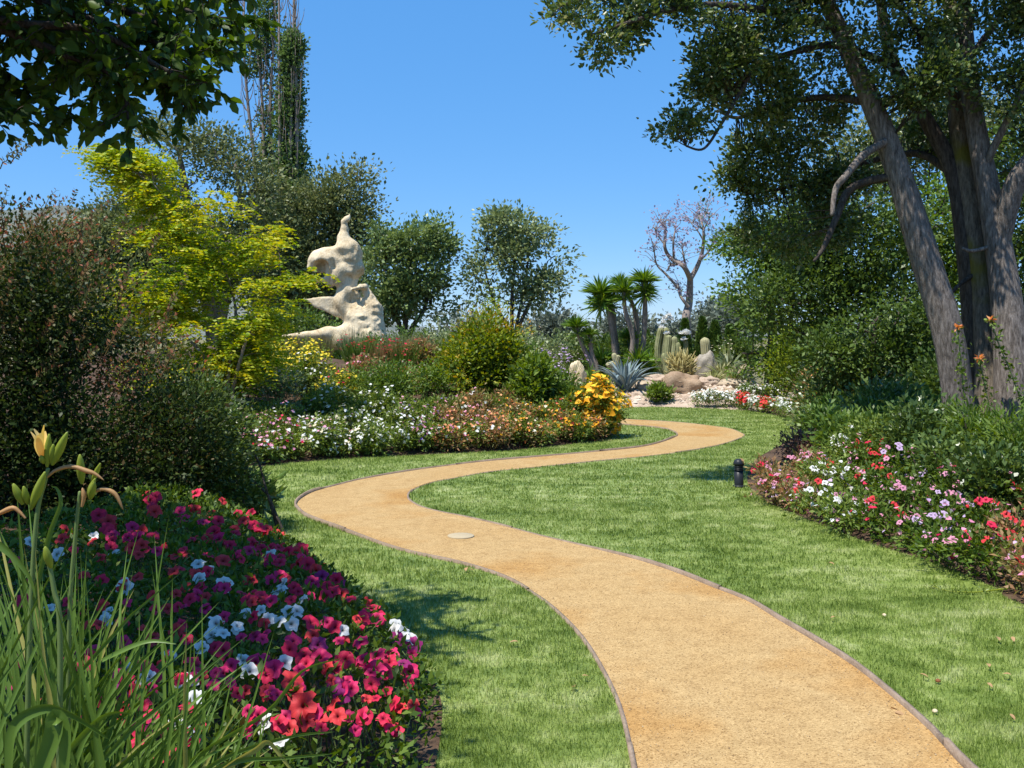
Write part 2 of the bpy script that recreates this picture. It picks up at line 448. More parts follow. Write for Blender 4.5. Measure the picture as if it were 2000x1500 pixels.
M['oak'] = leafmat('oak_leaf', [(0.022, 0.038, 0.010), (0.045, 0.072, 0.017), (0.080, 0.112, 0.028), (0.15, 0.15, 0.065)], 0.30, 0.36, 0.5, 0.22, 0.9, [0, .45, .85, 1])
M['oak_far'] = leafmat('far_oak_leaf', [(0.036, 0.052, 0.018), (0.066, 0.086, 0.029), (0.105, 0.125, 0.046), (0.140, 0.150, 0.065)], 0.2, 0.5, 0.35, 0.3, 0.35)
M['poplar'] = leafmat('poplar_leaf', [(0.035, 0.060, 0.020), (0.060, 0.105, 0.030), (0.105, 0.150, 0.055)], 0.25, 0.45, 0.4, 0.3, 0.5)
M['round'] = leafmat('pittosporum_leaf', [(0.045, 0.070, 0.022), (0.085, 0.125, 0.036), (0.150, 0.190, 0.070)], 0.25, 0.4, 0.45, 0.3, 0.9)
M['greytree'] = leafmat('olive_leaf', [(0.06, 0.085, 0.032), (0.11, 0.145, 0.055), (0.18, 0.205, 0.10)], 0.25, 0.45, 0.4, 0.3, 0.9)
M['bgdark'] = leafmat('dark_tree_leaf', [(0.022, 0.040, 0.009), (0.044, 0.075, 0.014), (0.085, 0.125, 0.026)], 0.28, 0.45, 0.35, 0.3, 1.0)
M['bgmid'] = leafmat('mid_tree_leaf', [(0.030, 0.058, 0.010), (0.062, 0.110, 0.018), (0.115, 0.175, 0.030)], 0.33, 0.45, 0.35, 0.3, 1.2)
M['lime'] = leafmat('lime_leaf', [(0.055, 0.095, 0.008), (0.11, 0.155, 0.010), (0.18, 0.21, 0.020)], 0.38, 0.5, 0.3, 0.3, 1.5)
M['locust'] = leafmat('golden_locust_leaf', [(0.085, 0.145, 0.007), (0.16, 0.215, 0.009), (0.25, 0.265, 0.012), (0.33, 0.29, 0.022)], 0.38, 0.5, 0.25, 0.55, 1.1)
M['abelia'] = leafmat('abelia_leaf', [(0.016, 0.032, 0.008), (0.036, 0.062, 0.013), (0.068, 0.095, 0.022), (0.120, 0.080, 0.030)], 0.22, 0.5, 0.2, 0.25, 1.4, [0, .5, .92, 1], gain=1.0)
M['abelia_red'] = leafmat('bronze_abelia_leaf', [(0.040, 0.055, 0.018), (0.085, 0.080, 0.028), (0.150, 0.070, 0.036), (0.24, 0.095, 0.055)], 0.28, 0.5, 0.2, 0.35, 1.2, [0, .55, .85, 1])
M['broad'] = leafmat('broad_leaf', [(0.035, 0.070, 0.018), (0.075, 0.125, 0.028), (0.13, 0.175, 0.055)], 0.22, 0.3, 0.6, 0.15, 3)
M['shrub'] = leafmat('shrub_leaf', [(0.030, 0.058, 0.010), (0.062, 0.105, 0.018), (0.105, 0.155, 0.032)], 0.28, 0.42, 0.4, 0.3, 1.5)
M['shrub_dark'] = leafmat('dark_shrub_leaf', [(0.024, 0.044, 0.010), (0.050, 0.082, 0.017), (0.090, 0.125, 0.028)], 0.22, 0.36, 0.5, 0.3, 1.6)
M['fresh'] = leafmat('fresh_leaf', [(0.034, 0.062, 0.009), (0.068, 0.110, 0.014), (0.120, 0.165, 0.030)], 0.33, 0.45, 0.35, 0.25, 2)
M['bedleaf'] = leafmat('bedding_leaf', [(0.042, 0.070, 0.012), (0.085, 0.125, 0.020), (0.145, 0.180, 0.042)], 0.28, 0.45, 0.35, 0.35, 2.5)
M['petleaf'] = leafmat('petunia_leaf', [(0.022, 0.046, 0.007), (0.048, 0.084, 0.011), (0.095, 0.135, 0.022)], 0.3, 0.5, 0.3, 0.2, 4)
M['barberry'] = leafmat('golden_shrub_leaf', [(0.040, 0.066, 0.008), (0.085, 0.125, 0.012), (0.15, 0.17, 0.016), (0.26, 0.19, 0.025)], 0.3, 0.45, 0.3, 0.25, 1.0, [0, .5, .9, 1])
M['goldtip'] = leafmat('golden_shoot_leaf', [(0.12, 0.14, 0.010), (0.22, 0.17, 0.014), (0.28, 0.15, 0.025)], 0.33, 0.5, 0.3, 0.2, 2)
M['burg'] = leafmat('burgundy_leaf', [(0.035, 0.030, 0.020), (0.085, 0.035, 0.030), (0.13, 0.060, 0.045), (0.07, 0.10, 0.03)], 0.25, 0.45, 0.35, 0.2, 3)
M['bronze'] = leafmat('bronze_leaf', [(0.07, 0.085, 0.022), (0.135, 0.115, 0.040), (0.24, 0.125, 0.065), (0.12, 0.15, 0.04)], 0.3, 0.5, 0.3, 0.25, 3)
M['strap'] = leafmat('lily_blade', [(0.018, 0.042, 0.008), (0.038, 0.074, 0.012), (0.064, 0.108, 0.016), (0.105, 0.135, 0.022)], 0.2, 0.42, 0.35, 0.1, 2)
M['strap_dry'] = leafmat('yellowing_blade', [(0.13, 0.14, 0.03), (0.21, 0.19, 0.055)], 0.3, 0.5, 0.3, 0.1, 2)
M['bud'] = leafmat('lily_bud', [(0.11, 0.15, 0.015), (0.17, 0.19, 0.018)], 0.25, 0.45, 0.4)
M['lilypetal'] = petalmat('lily_petal', [(0.80, 0.52, 0.14), (0.86, 0.62, 0.24)])
M['spent'] = leafmat('withered_bloom', [(0.24, 0.13, 0.05), (0.30, 0.19, 0.08)], 0.3)
M['drygrass'] = leafmat('dry_blade', [(0.10, 0.095, 0.04), (0.16, 0.14, 0.065), (0.085, 0.095, 0.03)], 0.25)
M['blueg'] = leafmat('blue_green_blade', [(0.06, 0.082, 0.036), (0.10, 0.12, 0.06), (0.13, 0.145, 0.08)], 0.2)
M['yucca'] = leafmat('yucca_blade', [(0.030, 0.065, 0.010), (0.070, 0.130, 0.014), (0.135, 0.195, 0.026)], 0.22, 0.42, 0.4, 0.15, 2)
M['agave'] = rockmat('agave_skin', [(0.15, 0.205, 0.215), (0.215, 0.28, 0.29), (0.29, 0.35, 0.355)], 5, 0.12, 0.55, 30, None, (1, 1, .2))
M['cactus'] = rockmat('cactus_skin', [(0.16, 0.17, 0.075), (0.25, 0.26, 0.125), (0.36, 0.35, 0.21)], 6, 0.6, 0.8, 50)
M['cactus_pale'] = rockmat('pale_cactus_skin', [(0.30, 0.28, 0.15), (0.42, 0.39, 0.23)], 6, 0.6, 0.85, 60)
M['euph'] = leafmat('pencil_branch', [(0.16, 0.135, 0.045), (0.24, 0.20, 0.075), (0.29, 0.26, 0.12)], 0.12)
M['aloe'] = leafmat('pale_aloe_blade', [(0.13, 0.15, 0.05), (0.22, 0.22, 0.095), (0.28, 0.27, 0.15)], 0.12)
M['thuja'] = leafmat('cypress_scale', [(0.018, 0.040, 0.008), (0.036, 0.072, 0.012), (0.065, 0.105, 0.020)], 0.15, 0.55, 0.25, 0.25, 2)
M['jac'] = petalmat('jacaranda_blossom', [(0.32, 0.25, 0.34), (0.40, 0.33, 0.44), (0.33, 0.28, 0.30)])
M['hazy'] = leafmat('haze_tinted_leaf', [(0.080, 0.098, 0.075), (0.125, 0.145, 0.11)], 0.15, 0.6, 0.2, 0.3, 0.3, gain=1.4)  # haze of distance greyed into the leaf colour itself
M['stone'] = rockmat('cream_limestone', [(0.26, 0.185, 0.10), (0.54, 0.42, 0.255), (0.68, 0.56, 0.375), (0.76, 0.65, 0.46)], 3.4, 1.0, 0.9, 30, [.33, .43, .55, .7], (1, 1, .7))
M['rockA'] = rockmat('tan_rock', [(0.27, 0.20, 0.13), (0.42, 0.335, 0.235), (0.55, 0.46, 0.345)], 2.6, 0.9, 0.92, 24)
M['rockB'] = rockmat('red_rock', [(0.20, 0.13, 0.085), (0.33, 0.23, 0.15), (0.43, 0.325, 0.225)], 3.5, 1.0, 0.92, 30)
M['rockC'] = rockmat('grey_rock', [(0.16, 0.145, 0.12), (0.30, 0.27, 0.225), (0.42, 0.375, 0.31)], 3.2, 1.0, 0.92, 30)
M['scree'] = rockmat('pale_scree', [(0.30, 0.215, 0.155), (0.43, 0.33, 0.25), (0.54, 0.44, 0.35)], 4, 1.0, 0.95, 32)
M['black'] = rockmat('black_enamel', [(0.016, 0.018, 0.022), (0.026, 0.028, 0.033)], 12, 0.05, 0.4, 60)
M['lens'] = rockmat('smoked_lens', [(0.10, 0.105, 0.11), (0.13, 0.135, 0.14)], 12, 0.02, 0.2, 60)
M['concrete'] = rockmat('concrete', [(0.36, 0.29, 0.18), (0.43, 0.36, 0.24)], 14, 0.3, 0.9, 80)
M['deadleaf'] = leafmat('fallen_leaf_tan', [(0.20, 0.11, 0.045), (0.28, 0.18, 0.09)], 0.2)
M['nut'] = rockmat('acorn_brown', [(0.16, 0.055, 0.02), (0.28, 0.11, 0.04)], 20, 0.4, 0.6, 60)
M['hill'] = rockmat('chaparral', [(0.085, 0.100, 0.088), (0.13, 0.145, 0.125), (0.20, 0.195, 0.17)], 0.012, 0.6, 0.95, 0.09)
PET = {'R': petalmat('petal_coral_red', [(0.66, 0.028, 0.038), (0.78, 0.075, 0.080)]),
       'C': petalmat('petal_crimson', [(0.66, 0.012, 0.055), (0.78, 0.040, 0.11)]),
       'M': petalmat('petal_magenta', [(0.70, 0.010, 0.10), (0.82, 0.05, 0.19)]),
       'W': petalmat('petal_white', [(0.74, 0.74, 0.70), (0.82, 0.82, 0.80)]),
       'P': petalmat('petal_purple', [(0.26, 0.014, 0.11), (0.40, 0.04, 0.20)]),
       'K': petalmat('petal_pink', [(0.70, 0.26, 0.40), (0.80, 0.40, 0.52)]),
       'L': petalmat('petal_lilac', [(0.50, 0.34, 0.56), (0.66, 0.50, 0.70)]),
       'O': petalmat('petal_orange', [(0.78, 0.34, 0.015), (0.82, 0.48, 0.03)]),
       'Y': petalmat('petal_yellow', [(0.74, 0.56, 0.03), (0.80, 0.66, 0.07)]),
       'S': petalmat('petal_salmon', [(0.72, 0.24, 0.10), (0.76, 0.40, 0.18)]),
       'D': petalmat('petal_dark_red', [(0.30, 0.010, 0.020), (0.42, 0.020, 0.035)]),
       'V': petalmat('petal_violet', [(0.20, 0.13, 0.42), (0.32, 0.22, 0.55)]),
       'I': petalmat('petal_cream', [(0.74, 0.66, 0.44), (0.80, 0.74, 0.56)])}
# ================================================================== the setting
def axis(near0, near1, step, far0, far1, g=1.25):
    a = list(np.arange(near0, near1 + 1e-6, step)); s = step
    x = a[0]; lo = []
    while x > far0: s *= g; x -= s; lo.append(x)
    s = step; x = a[-1]; hi = []
    while x < far1: s *= g; x += s; hi.append(x)
    return np.array(lo[::-1] + a + hi)
gx = axis(-13, 13, 0.2, -6000, 6000); gy = axis(-2, 33, 0.2, -200, 9000)
GX, GY = np.meshgrid(gx, gy, indexing='ij')
GZ = terrain(GX.ravel(), GY.ravel())
nx, ny = len(gx), len(gy)
ii = (np.arange(nx - 1)[:, None] * ny + np.arange(ny - 1)[None]).ravel()
gF = np.stack([ii, ii + ny, ii + ny + 1, ii + 1], -1)
ground = link('ground', mesh_np('ground', np.c_[GX.ravel(), GY.ravel(), GZ], gF, M['soil'], True)); ground['kind'] = 'structure'
ground.data.materials.append(M['field'])
mi = np.zeros(len(gF), np.int32); mi[(GY.ravel()[gF[:, 0]] > 33) | (np.abs(GX.ravel()[gF[:, 0]]) > 14)] = 1
ground.data.polygons.foreach_set('material_index', mi)

def sheet(name, poly, z, mat):
    tri = tessellate_polygon([[Vector((x, y, 0)) for x, y in poly]])
    V = [(x, y, z) for x, y in poly]
    F = []
    for t in tri:
        a, b, c = [Vector(V[q]) for q in t]
        F.append(t if (b - a).cross(c - a).z > 0 else t[::-1])
    o = link(name, mesh_np(name, V, np.array(F), mat)); o['kind'] = 'structure'
    return o
sheet('lawn', LAWN, 0.004, M['lawn'])
sheet('path', PATH, 0.010, M['path'])

# timber edging: bent boards end to end on both sides of the path
def edging(label, line, side, blen, hgt):
    line = np.array(line); seg = np.hypot(*np.diff(line, axis=0).T); s = np.r_[0, np.cumsum(seg)]
    T = thing('path_edging', label, 'edging', (line[1][0], line[1][1], 0.0), 'board edging along the path')
    a = 0.0; k = 0
    while a < s[-1] - 0.2:
        b = min(a + blen, s[-1]); q = np.linspace(a + 0.003, b - 0.003, max(int((b - a) / 0.12), 3))
        x = np.interp(q, s, line[:, 0]); y = np.interp(q, s, line[:, 1])
        t = unit(np.c_[np.gradient(x), np.gradient(y)]); nrm = np.c_[-t[:, 1], t[:, 0]] * side
        top = np.interp(q, [0, 7.5, 9.5, 99], hgt) + 0.005 * math.sin(k * 2.1) + 0.003 * np.sin(q * 3 + k); w = 0.019
        A = np.c_[x, y, np.full(len(x), -0.03)]; Bq = A.copy(); Bq[:, 2] = top
        C = np.c_[x + nrm[:, 0] * w, y + nrm[:, 1] * w, top]; D = C.copy(); D[:, 2] = -0.03
        V = np.stack([A, Bq, C, D], 1).reshape(-1, 3); n = len(x)
        i = np.arange(n - 1)[:, None] * 4
        F = np.concatenate([np.stack([i[:, 0] + u, i[:, 0] + (u + 1) % 4, i[:, 0] + 4 + (u + 1) % 4, i[:, 0] + 4 + u], -1) for u in range(4)])
        F = np.concatenate([F, [[0, 1, 2, 3]], [[4 * n - 1, 4 * n - 2, 4 * n - 3, 4 * n - 4]]])
        part('board', (V, [F]), M['board'], T)
        a = b; k += 1
    return T
edging('weathered board edging on the island and petunia bed side of the path', PL, 1, 2.4, [.019, .019, .03, .028])
edging('weathered board edging on the side of the path facing the black bollard light', PR, -1, 2.4, [.042, .036, .014, .02])

# lawn blades
def grass_blades():
    B = Buf()
    bands = [(2.4, 4.2, 19000, 0.0036, 0.029, -2, 5.2), (4.2, 6.2, 9800, 0.005, 0.029, -2, 5.2), (6.2, 9.5, 4300, 0.008, 0.030, -3, 6), (9.5, 15, 1900, 0.013, 0.030, -7, 6), (15, 25.5, 900, 0.020, 0.030, -1, 7)]
    pd = np.array(PATH)
    for y0, y1, den, w, h, x0, x1 in bands:
        n = int((y1 - y0) * (x1 - x0) * den)
        X = x0 + (x1 - x0) * rng.random(n); Y = y0 + (y1 - y0) * rng.random(n)
        k = (np.abs(X) < 0.56 * Y + 1.4); X, Y = X[k], Y[k]
        k = inside(LAWN, X, Y); X, Y = X[k], Y[k]
        k = ~inside(PATH, X, Y); X, Y = X[k], Y[k]
        k = edist(PATH, X, Y) > 0.020; X, Y = X[k], Y[k]
        n = len(X)
        P = np.c_[X, Y, np.zeros(n)]
        cl = 0.75 + 0.5 * (vnoise(np.c_[X * 3, Y * 3, X * 0]) * .5 + .5)
        H = h * (0.6 + 0.7 * rng.random(n)) * cl
        az = rng.random(n) * 2 * PI; lean = np.abs(rng.normal(0.35, 0.3, n))
        D = np.c_[np.cos(az) * np.sin(lean), np.sin(az) * np.sin(lean), np.cos(lean)]
        s = np.c_[-np.sin(az), np.cos(az), az * 0]
        fl = rng.random(n) * PI; s = s * np.cos(fl)[:, None] + np.c_[np.cos(az), np.sin(az), az * 0] * np.sin(fl)[:, None]
        ww = w * (0.7 + 0.6 * rng.random(n))[:, None]
        Vv = np.stack([P - s * ww / 2, P + s * ww / 2, P + D * H[:, None]], 1).reshape(-1, 3)
        B.add(Vv, np.arange(n * 3).reshape(-1, 3))
    V, F = B.get()
    o = link('grass', mesh_np('grass', V, F, M['grass']))
    setp(o, 'short mown green grass with pale thatch covering the lawn', 'grass', None, 'stuff')
    return sum(len(f) for f in F)
print('grass tris', grass_blades())

# loose grit and dry bits on the path
def grit():
    n = 30000
    X = -1 + 4 * rng.random(n); Y = 3.2 + 7.5 * rng.random(n) ** 1.5
    k = inside(PATH, X, Y); X, Y = X[k], Y[k]
    e = edist(PATH, X, Y); k = rng.random(len(X)) < 0.18 + 0.82 * np.exp(-e / 0.10); X, Y = X[k], Y[k]
    n = len(X); r = 0.0018 + 0.003 * rng.random(n) ** 2
    P = np.c_[X, Y, 0.0105 + r * 0.3]
    base = np.array([[1, 0, 0], [-.5, .87, 0], [-.5, -.87, 0], [0, 0, .9]])
    V = (P[:, None] + base[None] * r[:, None, None] * (0.7 + 0.6 * rng.random((n, 4, 1)))).reshape(-1, 3)
    b = np.arange(n)[:, None] * 4
    F = np.concatenate([b + np.array([q]) for q in ([0, 1, 3], [1, 2, 3], [2, 0, 3])])
    o = link('gravel', mesh_np('gravel', V, [F], leafmat('grit', [(0.14, 0.085, 0.045), (0.28, 0.19, 0.095), (0.33, 0.25, 0.15)], 0.0, 0.9, 0.1, gain=1.2)))
    setp(o, 'loose tan grit scattered over the sandy path', 'gravel', None, 'stuff')
grit()

# far hill beyond the oaks and a low ridge on the horizon
def ridge(label, prof, d0, depth, name='hill'):
    px = np.array([p[0] for p in prof]); py = np.array([p[1] for p in prof])
    q = np.linspace(px[0], px[-1], 90); top = np.interp(q, px, py)
    rows = []
    for t in np.linspace(0, 1, 14):
        d = d0 + depth * t; f = math.sin(t * PI / 2)
        X = (q - 1000) * (d0 + depth) / FPX
        z = (HC - (top - HOR) * (d0 + depth) / FPX) * f + 6 * f * fbm(np.c_[q * .05, np.full(len(q), t * 6), q * 0], 4) * (1 if t < 1 else .4) - 2
        rows.append(np.c_[X, np.full(len(q), d), z])
    X = rows[-1].copy(); X[:, 1] += depth; X[:, 2] = -3; rows.append(X)
    V = np.concatenate(rows); m = len(q); R = len(rows)
    ii = (np.arange(R - 1)[:, None] * m + np.arange(m - 1)[None]).ravel()
    o = link(name, mesh_np(name, V, np.stack([ii, ii + 1, ii + m + 1, ii + m], -1), M['hill'], True)); o['kind'] = 'structure'
ridge('', [(-900, 560), (-400, 470), (-150, 440), (0, 428), (60, 420), (120, 414), (170, 411), (260, 425), (380, 470), (560, 560), (800, 640), (1000, 665)], 900, 500)
ridge('', [(600, 665), (900, 645), (1100, 640), (1250, 634), (1340, 628), (1420, 632), (1600, 640), (2000, 630), (2600, 625), (3200, 665)], 1400, 500)
# ================================================================== sculpture (smooth-blended carved forms, meshed as one body)
def surfnets(f, lo, hi, h):
    ax = [np.arange(lo[i], hi[i] + h, h) for i in range(3)]
    g = np.stack(np.meshgrid(*ax, indexing='ij'), -1); sh = g.shape[:3]
    v = f(g.reshape(-1, 3)).reshape(sh)
    cs = tuple(s - 1 for s in sh); acc = np.zeros(cs + (3,)); cnt = np.zeros(cs)
    for a in range(3):
        b, c = [q for q in range(3) if q != a]
        s0 = v.take(range(sh[a] - 1), a); s1 = v.take(range(1, sh[a]), a)
        cr = (s0 < 0) != (s1 < 0); t = np.where(cr, s0 / (s0 - s1 + 1e-12), 0)
        p = g.take(range(sh[a] - 1), a).copy(); p[..., a] += t * h
        for ob in (0, 1):
            for oc in (0, 1):
                sl = [slice(None)] * 3; sl[b] = slice(ob, ob + cs[b]); sl[c] = slice(oc, oc + cs[c]); sl = tuple(sl)
                acc += p[sl] * cr[sl][..., None]; cnt += cr[sl]
    idx = np.full(cs, -1); mk = cnt > 0; idx[mk] = np.arange(mk.sum())
    V = acc[mk] / cnt[mk][:, None]; F = []
    for a in range(3):
        b, c = [(1, 2), (2, 0), (0, 1)][a]
        s0 = v.take(range(sh[a] - 1), a); s1 = v.take(range(1, sh[a]), a)
        cr = (s0 < 0) != (s1 < 0)
        I = np.argwhere(cr); ok = (I[:, b] > 0) & (I[:, b] < sh[b] - 1) & (I[:, c] > 0) & (I[:, c] < sh[c] - 1); I = I[ok]
        def at(ob, oc):
            J = I.copy(); J[:, b] -= ob; J[:, c] -= oc
            return idx[J[:, 0], J[:, 1], J[:, 2]]
        q = np.stack([at(1, 1), at(0, 1), at(0, 0), at(1, 0)], -1)
        flip = s0[I[:, 0], I[:, 1], I[:, 2]] > 0
        q[flip] = q[flip][:, ::-1]; F.append(q)
    return V, [np.concatenate(F)]
def smin(a, b, k):
    h = np.clip(0.5 + 0.5 * (b - a) / k, 0, 1)
    return b + (a - b) * h - k * h * (1 - h)
def cone(P, a, b, ra, rb, zs=1.0):
    """tapered capsule; zs squeezes depth (local y)"""
    a, b = np.array(a, float), np.array(b, float)
    Q = P.copy(); Q[:, 1] = (Q[:, 1] - (a[1] + b[1]) / 2) / zs + (a[1] + b[1]) / 2
    d = b - a; t = np.clip(((Q - a) @ d) / (d @ d), 0, 1)
    return (np.linalg.norm(Q - a - t[:, None] * d, axis=1) - (ra + (rb - ra) * t)) * min(zs, 1)
def ell(P, c, r):
    r = np.array(r); return (np.linalg.norm((P - np.array(c)) / r, axis=1) - 1) * r.min()
def Z(x, y, dep=0.0):      # traced on an enlarged view: units to metres, origin at the foot of the figure
    return ((x - 640) * 0.00216, dep, (1330 - y) * 0.00216)
def zl(v): return v * 0.00216
def sculpt(P):
    chain = lambda pts, k, zs=1.0: None
    d = cone(P, Z(772, 70), Z(735, 125), zl(7), zl(30))
    for a, b, ra, rb in (((735, 125), (708, 160), 30, 30), ((708, 160), (712, 230), 30, 36), ((712, 230), (700, 330), 36, 66), ((700, 330), (725, 420), 66, 120)):
        d = smin(d, cone(P, Z(*a), Z(*b), zl(ra), zl(rb)), 0.06)
    d = smin(d, ell(P, Z(770, 520, .02), (zl(118), zl(120), zl(135))), 0.10)                      # rough back of the head
    d = smin(d, ell(P, Z(800, 650, .05), (zl(100), zl(110), zl(110))), 0.08)
    hood = ell(P, Z(525, 585, -.04), (zl(172), zl(125), zl(150)))                                 # hood sweeping forward
    hood = -smin(-hood, ell(P, Z(492, 665, -.27), (zl(84), .36, zl(96))), 0.03)
    hood = np.maximum(hood, (Z(0, 700)[2] - P[:, 2]) * .7)
    d = smin(d, hood, 0.07)
    d = smin(d, cone(P, Z(640, 490, -.03), Z(520, 500, -.05), zl(60), zl(58)), 0.10)
    d = smin(d, cone(P, Z(440, 560, -.06), Z(368, 650, -.07), zl(42), zl(24)), 0.06)
    d = smin(d, cone(P, Z(660, 690, -.10), Z(645, 800, -.10), zl(70), zl(50)), 0.07)             # chin
    d = smin(d, cone(P, Z(720, 660, -.06), Z(640, 740, -.12), zl(80), zl(60)), 0.08)
    d = smin(d, cone(P, Z(558, 580, .0), Z(568, 820, .0), zl(46), zl(40)), 0.05)                  # upright inside the mouth
    d = smin(d, cone(P, Z(560, 775, -.02), Z(425, 790, -.05), zl(34), zl(20)), 0.05)              # tooth
    d = -smin(-d, cone(P, Z(612, 590, -.28), Z(618, 650, -.22), zl(30), zl(24)), 0.04)            # eye hollow
    d = -smin(-d, cone(P, Z(590, 410, -.26), Z(600, 430, -.22), zl(30), zl(24)), 0.04)
    d = smin(d, cone(P, Z(735, 820, .05), Z(740, 1000, .05), zl(100), zl(135), 0.9), 0.07)        # neck
    d = smin(d, cone(P, Z(740, 1000, .05), Z(800, 1180, .05), zl(130), zl(120)), 0.12)
    d = smin(d, cone(P, Z(915, 850, .02), Z(985, 1080, .04), zl(38), zl(80)), 0.10)               # ridge down the back
    d = smin(d, cone(P, Z(985, 1080, .04), Z(985, 1330, .04), zl(95), zl(140)), 0.12)
    d = smin(d, cone(P, Z(915, 845, -.10), Z(785, 898, -.26), zl(34), zl(16)), 0.06)              # collar ledge
    d = smin(d, cone(P, Z(860, 1210, .0), Z(900, 1400, .0), zl(130), zl(190)), 0.14)
    d = -smin(-d, ell(P, Z(800, 1000, -.40), (zl(105), .30, zl(125))), 0.08)                       # hollow under the collar
    # thin wing reaching forward
    for t in np.linspace(0, 1, 9):
        d = smin(d, cone(P, Z(700 - 20 * t, 970 + 190 * t, -.02), Z(305 + 275 * t, 992 + 138 * t, -.08), zl(34), zl(13 + 6 * t), 0.6), 0.035)
    d = -smin(-d, ell(P, Z(560, 1240, -.30), (zl(190), zl(130), zl(95))), 0.10)
    d = smin(d, cone(P, Z(820, 1330, -.02), Z(560, 1345, -.08), zl(105), zl(62)), 0.12)           # long foot
    d = smin(d, cone(P, Z(560, 1345, -.08), Z(330, 1372, -.08), zl(58), zl(38)), 0.10)
    d = smin(d, cone(P, Z(330, 1372, -.08), Z(105, 1382, -.06), zl(36), zl(22)), 0.08)
    d = smin(d, cone(P, Z(700, 1420, .0), Z(1000, 1420, .0), zl(130), zl(130)), 0.1)
    rough = np.clip((P[:, 0] - 0.15) / 0.4, 0, 1)
    d = d + 0.014 * fbm(P * 3.2, 3) + 0.022 * (np.abs(vnoise(P * 4.5 + 3)) - .35) + rough * (0.030 * fbm(P * 11.0, 4) + 0.012 * np.abs(vnoise(P * 21)))
    return d
sc_base = W(640 / 5.36 + 540, 1330 / 5.36 + 400, 21.0)
k_sc = 21.0 / 22.0
SV, SF = surfnets(sculpt, (-1.3, -0.55, -0.42), (1.05, 0.62, 2.85), 0.03)
print('sculpture base z', sc_base, 'terrain', tz(sc_base[0], sc_base[1]))
T = thing('stone_sculpture', 'tall cream limestone abstract sculpture with a spire, hooked head and long foot on the mound', 'sculpture', sc_base)
part('figure', (SV * 0.985 * k_sc * np.array([1.06, 1, 1]) + sc_base, SF), M['stone'], T, True)
# ================================================================== plant builders
def tree(name, label, d, trunks, lobes, lm, bark, L, Wd, ncl, nl, cr, group=None, gap=0.3, gscale=0.8, shell=0.5, ntw=40, twr=0.02, up=0.5, lift=0.15, five=False, base=None, limb=True, zr=0.9, sides=7, cat='tree'):
    """trunks: lists of (px, py, radius m[, depth shift]); lobes in photo pixels at distance d"""
    tr = []
    for t in trunks:
        P = np.array([W(q[0], q[1], d + (q[3] if len(q) > 3 else 0)) for q in t]); r = np.array([q[2] for q in t], float)
        g = tz(P[0][0], P[0][1]) - 0.05
        if P[0][2] > g + 0.05: P = np.vstack([[P[0][0], P[0][1], g], P]); r = np.r_[r[0] * 1.12, r]
        else: P[0][2] = g
        tr.append((P, r))
    T = thing(name, label, cat, tr[0][0][0] + np.array([0, 0, .05]), group)
    lb = PXL(lobes, d, zr)
    C = clumps(lb, ncl, shell, gap, gscale, rng.random() * 50)
    B = Buf(); nodes = []
    for P, r in tr:
        Q = spline(P, 5); R = np.interp(np.linspace(0, 1, len(Q)), np.linspace(0, 1, len(r)), r)
        B.add(*tube(Q, R, sides)); nodes += list(zip(Q[2:], R[2:]))
    part('trunk', B, bark, T, True)
    NP = np.array([q[0] for q in nodes]); NR = np.array([q[1] for q in nodes])
    B = Buf()
    ends = []
    if limb:
        for q in lb:
            c = np.array(q[:3]); dz = c[2] - NP[:, 2]
            sc = np.linalg.norm(NP - c, axis=1) + np.where(dz < 0.1 * q[5], 3 * q[5], 0)
            k = int(np.argmin(sc)); r0 = NR[k] * 0.6
            P = curve(NP[k], c, (NP[k] * .55 + c * .45) + np.array([0, 0, 0.15 * np.linalg.norm(c - NP[k])]), 7, 0.02 * np.linalg.norm(c - NP[k]))
            B.add(*tube(P, np.linspace(r0, max(twr, r0 * .35), 7), 5)); ends.append(P)
        EP = np.concatenate(ends)
    else:
        EP = NP
    if ntw and len(C[0]):
        for k in rng.choice(len(C[0]), min(ntw, len(C[0])), replace=False):
            c = C[0][k]; dd = np.linalg.norm(EP - c, axis=1) + np.where(EP[:, 2] > c[2], 0.6, 0)
            a = EP[int(np.argmin(dd))]
            B.add(*tube(curve(a, c, None, 5, 0.05 * dd.min() * .5, 0.1 * dd.min()), np.linspace(twr, twr * .3, 5), 3))
    if B.n: part('branch', B, bark, T, True, 'stuff')
    (V, F), _ = foliage(lb, 0, nl, cr, L, Wd, up=up, lift=lift, five=five, C=C[:2])
    part('crown', (V, F), lm, T)
    return T
def blossoms(P, N, size, sides=6):
    """small open flowers: a cupped ring of petals round a centre"""
    n = len(P); a = unit(np.cross(N, rdir(n))); b = np.cross(N, a)
    th = np.linspace(0, 2 * PI, sides, endpoint=False); r = np.where(np.arange(sides) % 2 == 0, 1.0, 0.72)
    size = np.broadcast_to(size, (n,))[:, None, None]
    ring = P[:, None] + (a[:, None] * (np.cos(th) * r)[None, :, None] + b[:, None] * (np.sin(th) * r)[None, :, None]) * size * .5 + N[:, None] * size * .12
    V = np.concatenate([P[:, None], ring], 1).reshape(-1, 3)
    i = np.arange(n)[:, None, None] * (sides + 1); j = np.arange(sides)[None, :, None]
    F = np.concatenate([i + 0 * j, i + 1 + j, i + 1 + (j + 1) % sides], 2).reshape(-1, 3)
    return V, [F]
